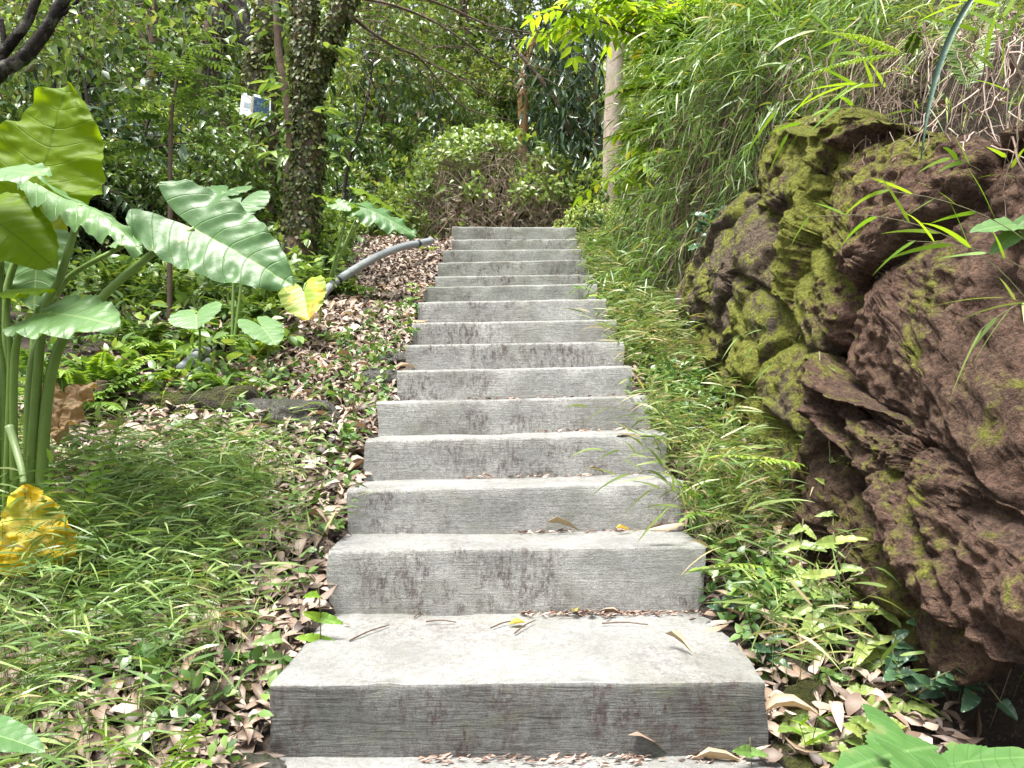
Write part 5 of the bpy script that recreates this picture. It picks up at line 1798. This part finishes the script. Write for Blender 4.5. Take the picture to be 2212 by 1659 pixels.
sprig('bamboo_grass_sprig', 'small bright grass sprig near the lone white leaf at the right',
      [(P(2120, 370, 2.2), P(2090, 350, 2.2), P(2050, 340, 2.2)), (P(2230, 440, 2.1), P(2200, 400, 2.1), P(2170, 330, 2.1))], 'bright', .10, .013, 4)
sprig('grass_tuft', 'grass tuft on the shelf of the mossy split rock',
      [(P(1690, 740, 3.25), P(1650, 690, 3.2), P(1590, 730, 3.1)), (P(1690, 740, 3.25), P(1700, 700, 3.2), P(1740, 720, 3.1)), (P(1660, 760, 3.2), P(1630, 730, 3.1), P(1600, 780, 3.0)), (P(1700, 790, 3.1), P(1690, 770, 3.0), P(1650, 800, 2.95)), (P(1700, 790, 3.1), P(1730, 760, 3.0), P(1760, 790, 2.95))],
      'bamboo', .11, .006, 6)
sprig('grass_tuft', 'grass leaning over the right end of the fifth step',
      [(P(1480, 960, 2.95), P(1420, 870, 2.9), P(1250, 880, 2.9)), (P(1480, 960, 2.95), P(1440, 900, 2.9), P(1400, 850, 2.95)), (P(1490, 960, 2.95), P(1470, 880, 2.9), P(1380, 910, 2.85))], 'grass_pale', .14, .008, 5)
sprig('grass_tuft', 'grass tuft drooping over the right end of the fourth step',
      [(P(1500, 1090, 2.6), P(1420, 950, 2.55), P(1290, 975, 2.55)), (P(1500, 1090, 2.6), P(1430, 1000, 2.5), P(1320, 1030, 2.5)), (P(1500, 1080, 2.6), P(1460, 980, 2.55), P(1380, 960, 2.6))], 'grass_pale', .13, .009, 5)
sprig('grass_tuft', 'dense grass tuft beside the right end of the third step',
      [(P(1530, 1160, 2.45), P(1470, 1030, 2.4), P(1400, 1060, 2.4)), (P(1530, 1160, 2.45), P(1500, 1060, 2.4), P(1430, 1110, 2.35)), (P(1540, 1160, 2.45), P(1530, 1040, 2.45), P(1500, 1000, 2.5)), (P(1540, 1160, 2.45), P(1580, 1050, 2.4), P(1620, 1020, 2.4)),
       (P(1550, 1160, 2.45), P(1600, 1090, 2.4), P(1660, 1090, 2.4))], 'grass_pale', .14, .009, 6)
sprig('grass_tuft', 'two bright pointed blades by the bottom right boulder',
      [(P(1745, 1655, 1.85), P(1742, 1600, 1.83), P(1725, 1560, 1.8)), (P(1745, 1655, 1.85), P(1755, 1590, 1.83), P(1770, 1545, 1.8))], 'bright', .09, .010, 3)
sprig('grass_tuft', 'upright green shoot in front of the black hollow',
      [(P(1920, 1520, 2.0), P(1915, 1460, 1.98), P(1900, 1420, 1.96)), (P(1920, 1520, 2.0), P(1935, 1440, 1.98), P(1945, 1410, 1.95)), (P(1920, 1520, 2.0), P(1960, 1490, 1.95), P(1990, 1480, 1.9))], 'bamboo', .1, .011, 3)


# ------------------------------------------------------------------ vines and leafy seedlings
def vine(name, label, stems, mt, ll, lw, nl, cat='vine', r=.003):
    root = empty(name, stems[0][0], label, cat)
    for pts in stems:
        m = MB()
        c = tube(m, pts, r, r * .6, 6)
        child(m, 'stem', M['stem'], root)
        for j in range(nl):
            i = int((j + .7) / nl * (len(c) - 1))
            for s in ((-1, 1) if rng.random() < .6 else (rng.choice([-1, 1]),)):
                o = unit(np.array([s * .8, -.45, rng.uniform(-.3, .5)]) + rng.normal(size=3) * .25)
                sc = rng.uniform(.7, 1.25)
                m = MB()
                V, fs, UV = taro_leaf(c[i], c[i] + o * ll * sc, np.array([0, -.7, .8]) + rng.normal(size=3) * .2, wr=lw / ll, curl=.2, wave=.02, lobe=.06, fold=.25, quilt=0)
                m.add(V, [fs], 0, True, UV)
                child(m, 'leaf', M[mt], root)
    return root


vine('climbing_vine', 'thin climbing vine with paired leaves running down the mossy rock',
     [[P(1770, 760, 2.75), P(1775, 860, 2.62), P(1790, 940, 2.55), P(1795, 1030, 2.5), P(1800, 1110, 2.45), P(1795, 1200, 2.4)]], 'vine', .07, .028, 7)
vine('leafy_vine', 'upright leafy vine in front of the dark rock base',
     [[P(1850, 1560, 2.15), P(1860, 1450, 2.12), P(1855, 1350, 2.12), P(1820, 1240, 2.14), P(1800, 1150, 2.16)], [P(1860, 1530, 2.1), P(1870, 1420, 2.08), P(1872, 1330, 2.1), P(1900, 1300, 2.1)]], 'vine', .07, .034, 6)
vine('leafy_vine', 'pale leafy vine slanting across the lower rock from the litter',
     [[P(1720, 1240, 2.3), P(1800, 1330, 2.2), P(1880, 1390, 2.12), P(1950, 1450, 2.05)], [P(1790, 1420, 2.1), P(1760, 1340, 2.15), P(1740, 1280, 2.2)]], 'vine', .068, .034, 6)
vine('leafy_vine', 'drooping brown stemmed vine hanging toward the black hollow',
     [[P(1900, 1270, 2.1), P(1980, 1330, 2.0), P(2050, 1400, 1.92), P(2110, 1450, 1.86), P(2180, 1540, 1.8)]], 'vine_dark', .055, .04, 8)
vine('leafy_vine', 'blue green leaved vine creeping along the edge of the hollow',
     [[P(2230, 1350, 1.85), P(2150, 1400, 1.84), P(2070, 1440, 1.84), P(2010, 1470, 1.86)]], 'vine_dark', .055, .04, 7)
vine('leafy_vine', 'small leaved creeper in the dark hollow under the bank',
     [[P(1500, 540, 4.7), P(1530, 480, 4.7), P(1560, 450, 4.7)], [P(1520, 500, 4.6), P(1500, 460, 4.6)]], 'vine_dark', .06, .045, 6)
vine('leafy_vine', 'tall leafy stem rising in front of the dark mossy rock beside the fern',
     [[P(1740, 1420, 2.25), P(1745, 1320, 2.28), P(1730, 1200, 2.35), P(1735, 1120, 2.4)], [P(1750, 1420, 2.22), P(1780, 1330, 2.2), P(1770, 1230, 2.25)]], 'vine', .065, .032, 6)
vine('leafy_vine', 'low glossy vine sprawling over the pale litter below the vines',
     [[P(1700, 1480, 2.12), P(1790, 1470, 2.05), P(1880, 1500, 1.98), P(1960, 1540, 1.9)]], 'vine', .065, .034, 6)
vine('leafy_vine', 'dark leaved vine low against the rock right of the litter',
     [[P(1980, 1500, 1.95), P(2040, 1470, 1.9), P(2110, 1500, 1.85)], [P(1960, 1490, 1.95), P(1930, 1420, 2.0), P(1935, 1370, 2.0)]], 'vine_dark', .05, .036, 6)
vine('leafy_vine', 'leafy creeper spreading over the litter beside the wide tread',
     [[P(1600, 1400, 2.2), P(1660, 1440, 2.12), P(1740, 1470, 2.06), P(1830, 1460, 2.02)], [P(1640, 1500, 2.05), P(1700, 1540, 1.98), P(1760, 1560, 1.93)]], 'herb', .055, .03, 7)
vine('leafy_vine', 'green creeper trailing along the bottom riser toward the lobed leaf',
     [[P(1690, 1560, 1.9), P(1760, 1600, 1.84), P(1850, 1590, 1.82), P(1930, 1560, 1.85)]], 'vine', .055, .03, 8)
SEED = [(1960, 1560, 1.95, 'vine', 'glossy four leaved seedling below the vines at lower right'),
        (1870, 1600, 1.85, 'vine', 'leafy seedling left of the broad lobed leaf'),
        (1810, 1640, 1.72, 'vine', 'small bright seedling at the bottom edge beside the lobed leaf'),
        (1560, 1330, 2.35, 'vine_dark', 'dark leaved seedling in the litter by the second riser'),
        (1660, 1420, 2.12, 'vine_dark', 'dark seedling beside the right edge of the big tread'),
        (1250, 620, 5.4, 'herb', 'green seedling overlapping the right end of the upper steps'),
        (1290, 640, 5.0, 'bright', 'bright seedling on the right verge near the tenth step'),
        (1620, 1640, 1.8, 'herb', 'single leaved seedling at the right foot of the bottom riser'),
        (688, 1300, 2.2, 'bright', 'tiny bright seedling at the left end of the second riser'),
        (510, 1010, 3.0, 'herb', 'thin herb in the litter left of the stairs'),
        (395, 930, 3.05, 'herb', 'tall thin stemmed seedling rising from the stone row'),
        (605, 1400, 2.0, 'herb', 'low herb beside the left edge of the big tread'),
        (890, 620, 5.3, 'fern_bright', 'small green weed on the left edge of the middle steps')]
for (px, py, D, mt, lab) in SEED:
    p = P(px, py, D)
    g = np.array([p[0], p[1], min(p[2], float(ground_z(p[0], p[1])) + .02)])
    top = np.array([p[0], p[1], max(p[2], g[2]) + .05])
    vine('seedling', lab, [[g, (g + top) / 2 + np.array([.006, 0, 0]), top]], mt, .058, .03, 4, 'seedling', .002)

# broad lobed leaves in the near right corner
bl = empty('broadleaf_seedling', on(2080, 1.45), 'plant with broad flat lobed green leaves in the lower right corner', 'plant')
base = on(2080, 1.45)


def lobed_leaf(c, tip, nrm, L, lobes):
    c, tip = np.asarray(c, float), np.asarray(tip, float)
    yv = unit(tip - c); zv = unit(np.asarray(nrm, float) - yv * np.dot(nrm, yv)); xv = np.cross(yv, zv)
    n = 96
    V, UV = [c], [(0, 0)]
    for rr in (.3, .6, .85, 1.0):
        for k in range(n):
            a = 2 * PI * k / n
            r = .40
            for (ang, ln, w) in lobes:
                d = abs((a - math.radians(ang) + PI) % (2 * PI) - PI)
                r = max(r, ln * max(0, 1 - (d / w) ** 1.25))
            r *= L * rr * (1 + .035 * math.sin(a * 30) * (rr == 1))
            z = -.10 * r * r / L + .012 * L * math.sin(a * 7) * rr
            V.append(c + xv * math.sin(a) * r + yv * math.cos(a) * r + zv * z)
            UV.append((abs(math.sin(a)) * r / L, math.cos(a) * r / L))
    tri = [(0, 1 + k, 1 + (k + 1) % n) for k in range(n)]
    q = [(1 + i * n + k, 1 + (i + 1) * n + k, 1 + (i + 1) * n + (k + 1) % n, 1 + i * n + (k + 1) % n) for i in range(3) for k in range(n)]
    return np.array(V), [np.array(tri), np.array(q)], np.array(UV)


for (c, tip, nrm, L, lobes) in [(P(1960, 1622, 1.36), P(1795, 1655, 1.28), (0, -.28, .96), .17, [(0, 1.0, .75), (115, .95, .6), (-80, .55, .6), (180, .5, .5)]),
                                (P(2090, 1645, 1.33), P(2185, 1632, 1.3), (.05, -.28, .96), .12, [(0, 1.0, .9), (100, .8, .6), (-110, .6, .6)]),
                                (P(2010, 1690, 1.22), P(1880, 1680, 1.18), (0, -.28, .96), .15, [(0, 1.0, .8), (90, .8, .6), (-90, .8, .6)])]:
    V, fs, UV = lobed_leaf(c, tip, nrm, L, lobes)
    m = MB()
    m.add(V, fs, 0, True, UV)
    child(m, 'leaf', M['maple'], bl)
    m = MB()
    tube(m, [base, (base + c) / 2 + np.array([.01, 0, .02]), c], .003, .002, 6)
    child(m, 'petiole', M['petiole'], bl)
rl = empty('bank_seedling', P(2200, 510, 2.0), 'seedling with one large whitish leaf at the right edge', 'seedling')
for (a, b, nr) in [(P(2195, 485, 2.0), P(2100, 490, 1.95), (0, -.6, .8)), (P(2195, 490, 2.0), P(2235, 455, 2.0), (0, -.8, .5)), (P(2198, 500, 2.0), P(2140, 545, 1.98), (0, -.7, .6))]:
    V, fs, UV = taro_leaf(a, b, nr, wr=.5, curl=.1, lobe=.06, wave=.01, fold=.1, quilt=.004)
    m = MB(); m.add(V, [fs], 0, True, UV)
    child(m, 'leaf', M['taro_pale'], rl)
m = MB(); tube(m, [P(2260, 640, 2.0), P(2215, 560, 2.0), P(2195, 490, 2.0)], .003, .002, 6)
child(m, 'stem', M['stem'], rl)
wl = empty('pointed_leaf_plant', on(-30, 1.62), 'single broad pointed dark leaf at the bottom left corner', 'plant')
V, fs, UV = taro_leaf(P(-40, 1580, 1.4), P(90, 1608, 1.35), (0, -.4, .9), wr=.5, curl=.12, lobe=.05, wave=.01, fold=.15, quilt=.006)
m = MB(); m.add(V, [fs], 0, True, UV); child(m, 'leaf', M['taro'], wl)
m = MB(); tube(m, [on(-30, 1.62), P(-50, 1620, 1.45), P(-40, 1580, 1.4)], .003, .002, 6); child(m, 'stem', M['stem'], wl)

# ------------------------------------------------------------------ pipes, stump, notice
pp = [P(690, 642, 5.25), P(722, 612, 5.45), P(770, 580, 5.75), P(820, 552, 6.1), P(870, 533, 6.5), P(910, 525, 6.8), P(932, 520, 6.98)]
pipe = empty('drain_pipe', pp[0], 'grey plastic pipe bending up the slope left of the stairs', 'pipe')
m = MB(); tube(m, pp, .031, .031, 18, per=10); child(m, 'pipe_body', M['pipe'], pipe)
for (i, j, t) in [(1, 2, .1), (4, 5, .7)]:
    c = smooth_path(pp, 10); k = int((i + t) * 10)
    m = MB(); tube(m, [c[k], c[k + 1]], .0345, .0345, 18, per=2); child(m, 'band', M['band'], pipe)
pp2 = [P(392, 797, 3.8), P(418, 775, 3.9), P(445, 757, 4.05)]
pipe2 = empty('drain_pipe', pp2[0], 'short broken end of grey pipe lying among the ferns', 'pipe')
m = MB(); tube(m, pp2, .028, .028, 18); child(m, 'pipe_body', M['pipe'], pipe2)
m = MB(); tube(m, [P(427, 766, 3.95), P(430, 763, 3.96)], .031, .031, 18, per=2); child(m, 'band', M['band'], pipe2)
pp3 = [P(412, 815, 3.7), P(432, 797, 3.78), P(450, 780, 3.9)]
pipe3 = empty('drain_pipe', pp3[0], 'lower pale pipe piece beneath the broken pipe end', 'pipe')
m = MB(); tube(m, pp3, .018, .018, 16); child(m, 'pipe_body', M['pipe'], pipe3)
g = on(222, 3.55)
m = MB(); tube(m, [g - np.array([0, 0, .05]), g + np.array([0, 0, .08]), g + np.array([.005, 0, .17])], .035, .03, 12, lump=.15)
tag(m.build('stump', M['bark_brown'], None, loc=g), 'short brown broken stump standing between the ferns', 'stump')

TL, TR, BR, BL = P(523, 197, 6.95), P(585, 212, 6.90), P(584, 264, 6.90), P(517, 247, 6.95)
sg = empty('notice_board', (TL + BR) / 2, 'white weathered notice sheet with a dark photo strapped to the tree', 'sign')


def quad_sheet(mb_, u0, u1, v0, v1, off, th=.002, bow=.007, nseg=10, torn=False):
    nrm = unit(np.cross(TR - TL, BL - TL)); nrm = nrm * (-1 if nrm[1] > 0 else 1)
    V = []
    for k in range(nseg + 1):
        u = lerp(u0, u1, k / nseg)
        for v in (v0, v1):
            vv = v
            if torn and v == v0:
                vv = v + .05 * abs(math.sin(u * 23)) * (u < .45) + .10 * (.2 < u < .4)
            p = lerp(lerp(TL, TR, u), lerp(BL, BR, u), vv) + nrm * (off + bow * math.sin(PI * u) * 1.0)
            V += [p, p - nrm * th]
    fs = []
    for k in range(nseg):
        a = 4 * k
        fs += [(a, a + 4, a + 6, a + 2), (a + 1, a + 3, a + 7, a + 5), (a, a + 1, a + 5, a + 4), (a + 2, a + 6, a + 7, a + 3)]
    fs += [(0, 2, 3, 1), (4 * nseg, 4 * nseg + 1, 4 * nseg + 3, 4 * nseg + 2)]
    mb_.add(np.array(V), [np.array(fs)], 0, False)


m = MB(); quad_sheet(m, 0, 1, 0, 1, 0, .004, nseg=24, torn=True); child(m, 'panel', M['sheet'], sg)
m = MB(); quad_sheet(m, .45, .955, .11, .80, .003); child(m, 'photo_print', M['photo'], sg)
m = MB()
for k in range(7):
    quad_sheet(m, .10, .36 - .02 * (k % 3), .42 + .036 * k, .42 + .036 * k + .018, .003)
child(m, 'text_block', M['ink'], sg)
m = MB()
quad_sheet(m, .08, .28, .74, .755, .003)
child(m, 'footnote', M['ink'], sg)
m = MB()
for (a, b, v) in [(.52, .66, .86), (.70, .78, .87), (.82, .93, .865), (.52, .70, .91)]:
    quad_sheet(m, a, b, v, v + .02, .003)
child(m, 'caption', M['ink'], sg)
m = MB(); quad_sheet(m, .36, .44, .12, .78, .0035, .0012); child(m, 'tear', plain_mat('torn_backing', (.30, .27, .2), .8, .4, 60), sg)

# ------------------------------------------------------------------ leaves and twigs lying on the steps
def zstep(i, x):
    x0, x1, zl, zr, D = STEP[i]
    return lerp(zl, zr, (x - x0) / (x1 - x0))


def on_step(px, py, i):
    """point on tread i seen at px, py"""
    x0, x1, zl, zr, D = STEP[i]
    zt = (zl + zr) / 2
    d = (ZC - zt) * F / (py - 861)
    x = (px - 1106) / F * d
    return np.array([x, d, zstep(i, x) + .006])


LEAF = [(1135, 1350, 1, .055, .036, 200, 'litter_yellow', L8_CURL[3:4], 'tan wedge shaped leaf lying alone on the wide tread'),
        (1405, 1305, 1, .085, .040, 160, 'litter_pale', L8_CURL[2:3], 'curled pale leaf standing against the second riser'),
        (1437, 1400, 1, .10, .018, -55, 'litter_pale', L8_CURL[:1], 'long twisted dry leaf at the right of the wide tread'),
        (1245, 1337, 1, .05, .022, 100, 'litter_yellow', L8_CURL[:1], 'small yellow brown leaf in the pile on the wide tread'),
        (1230, 1318, 1, .06, .03, 20, 'litter', L8_CURL[2:3], 'dark brown curled leaf in the middle of the debris line'),
        (1275, 1338, 1, .05, .03, 80, 'litter', L8_CURL[:1], 'shrivelled brown leaf at the end of the debris line'),
        (1340, 1330, 1, .07, .02, 170, 'litter', L8_CURL[3:4], 'thin reddish leaf near the right of the debris line'),
        (1480, 1300, 1, .07, .025, 15, 'litter', L8_CURL[1:2], 'reddish leaf beside the curled pale leaf'),
        (1505, 1310, 1, .08, .03, 150, 'litter', L8_CURL[1:2], 'brown leaf at the far right corner of the wide tread'),
        (905, 1375, 1, .012, .009, 0, 'litter', L8_CURL[:1], 'tiny rust brown flake on the left of the wide tread'),
        (742, 1353, 1, .02, .012, 0, 'litter', L8_CURL[:1], 'small dark scrap at the left of the wide tread'),
        (1180, 1155, 2, .12, .012, 5, 'litter_pale', L8_CURL[:1], 'long thin dry leaf lying on the second tread'),
        (1330, 1158, 2, .06, .02, 20, 'litter_yellow', L8_CURL[:1], 'yellowish leaf on the right of the second tread'),
        (1390, 1150, 2, .07, .018, 0, 'litter_pale', L8_CURL[1:2], 'pale curled leaf at the right corner of the second tread'),
        (1040, 1037, 3, .05, .016, 30, 'litter', L8_CURL[:1], 'brown leaf on the left half of the third tread'),
        (1270, 1032, 3, .07, .016, 10, 'litter', L8_CURL[:1], 'reddish leaf on the right half of the third tread'),
        (1355, 1645, 0, .10, .028, 12, 'litter', L8_CURL[2:3], 'dark crumpled leaf at the foot of the lowest riser'),
        (1500, 1645, 0, .11, .022, -8, 'litter_pale', L8_CURL[3:4], 'long pale leaf at the right foot of the lowest riser'),
        (1600, 1648, 0, .08, .022, 10, 'litter', L8_CURL[1:2], 'brown leaf at the right corner below the lowest riser')]
for (px, py, i, ln, wd, ang, mt, pr, lab) in LEAF:
    p = on_step(px, py, i)
    a = math.radians(ang)
    ax = np.array([[math.cos(a), math.sin(a), .05]])
    m = MB()
    put(m, pr, [np.zeros(3)], ax, [0, 0, 1.], ln, wd, 0)
    zmin = min(v[:, 2].min() for v in m.v)
    m.v = [v - np.array([0, 0, zmin - .001], np.float32) for v in m.v]
    o = m.build('fallen_leaf', M[mt])
    o.location = tuple(map(float, p))
    tag(o, lab, 'leaf', 'fallen leaves lying on the steps')
TW = [((755, 1385), (840, 1352), 'longest slanting twig on the left of the wide tread'), ((895, 1335), (930, 1308), 'short dark twig leaning near the second riser'),
      ((920, 1345), (985, 1347), 'straight flat twig left of the middle of the wide tread'), ((1060, 1360), (1115, 1345), 'thin twig left of the tan wedge shaped leaf'),
      ((1112, 1372), (1155, 1345), 'twig crossing under the tan wedge shaped leaf'), ((1300, 1352), (1400, 1356), 'long straight twig at the right of the wide tread'),
      ((1140, 1312), (1300, 1330), 'reddish twig along the debris line'), ((740, 1322), (870, 1312), 'red brown twig lying along the second riser at left'),
      ((1310, 1342), (1350, 1318), 'slanting twig among the debris on the right')]
for (a, b, lab) in TW:
    A, Bq = on_step(*a, 1), on_step(*b, 1)
    m = MB()
    tube(m, [A, (A + Bq) / 2 + np.array([0, .004, .004]), Bq], .0026, .0016, 6, lump=.2)
    tag(m.build('twig', M['stem_brown'], None, loc=A), lab, 'twig', 'twigs lying on the wide tread')
m = MB()
for (i, n, px0, px1) in ((1, 260, 1120, 1540), (2, 70, 1100, 1520), (3, 60, 1000, 1470), (4, 60, 1150, 1430), (5, 60, 1000, 1400), (0, 200, 900, 1690)):
    x0, x1, zl, zr, D = STEP[i]
    Dn = STEP[i + 1][4]
    x = np.array([(rng.uniform(px0, px1) - 1106) / F * Dn for _ in range(n)])
    x = np.clip(x, x0 + .01, x1 - .02)
    y = Dn - np.abs(rng.normal(size=n)) * .022 - .004
    z = zstep(i, x) + .004
    a = rng.normal(0, .5, n)
    s_ = rng.uniform(.3, 1.1, n)
    put(m, L8_CURL, np.stack([x, y, z], 1), np.stack([np.cos(a), np.sin(a) * .6, rng.uniform(.0, .25, n)], 1), np.array([0, 0, 1.]) + rng.normal(size=(n, 3)) * .5, .03 * s_, .008 * s_)
tag(m.build('step_debris', M['litter']), 'fine brown debris gathered in the inner corners of the steps', 'debris', kind='stuff')

# ------------------------------------------------------------------ light, sky, camera
EL, AZ = math.radians(75), math.radians(-135)     # azimuth from straight ahead, negative = left
w = bpy.data.worlds.new('World')
scene.world = w
w.use_nodes = True
nt = w.node_tree
nt.nodes.clear()
sky = nd(nt, 'ShaderNodeTexSky')
sky.sky_type = 'NISHITA'
sky.sun_disc = False
sky.sun_elevation = EL
sky.sun_rotation = AZ
sky.air_density, sky.dust_density, sky.ozone_density = 1.0, 3.0, 1.0
hs = nd(nt, 'ShaderNodeHueSaturation')
hs.inputs['Saturation'].default_value = .25
nt.links.new(sky.outputs[0], hs.inputs['Color'])
bg = nd(nt, 'ShaderNodeBackground')
bg.inputs['Strength'].default_value = .13
nt.links.new(hs.outputs[0], bg.inputs[0])
wo = nd(nt, 'ShaderNodeOutputWorld')
nt.links.new(bg.outputs[0], wo.inputs[0])
sd = bpy.data.lights.new('sun', 'SUN')
sd.energy = 4.0
sd.angle = math.radians(24)
sd.color = (1, .97, .91)
so = bpy.data.objects.new('sun', sd)
COL.objects.link(so)
dirv = Vector((math.sin(AZ) * math.cos(EL), math.cos(AZ) * math.cos(EL), math.sin(EL)))
so.rotation_euler = dirv.to_track_quat('Z', 'Y').to_euler()
so.location = (0, 0, 20)

cam = bpy.data.cameras.new('camera')
cam.sensor_width = 36
cam.lens = 36 * F / 2212
cam.shift_y = 31.5 / 2212
cam.clip_start, cam.clip_end = .05, 500
co = bpy.data.objects.new('camera', cam)
co.location = (0, 0, ZC)
co.rotation_euler = (math.radians(90), 0, 0)
COL.objects.link(co)
scene.camera = co
scene.view_settings.view_transform = 'Standard'
scene.view_settings.look = 'None'
scene.view_settings.exposure = 1.6
scene.view_settings.gamma = 1.0
scene.cycles.use_denoising = True
scene.cycles.max_bounces = 6
scene.cycles.diffuse_bounces = 3
scene.cycles.glossy_bounces = 2
scene.cycles.transmission_bounces = 3
scene.cycles.use_adaptive_sampling = True
scene.cycles.adaptive_threshold = .02
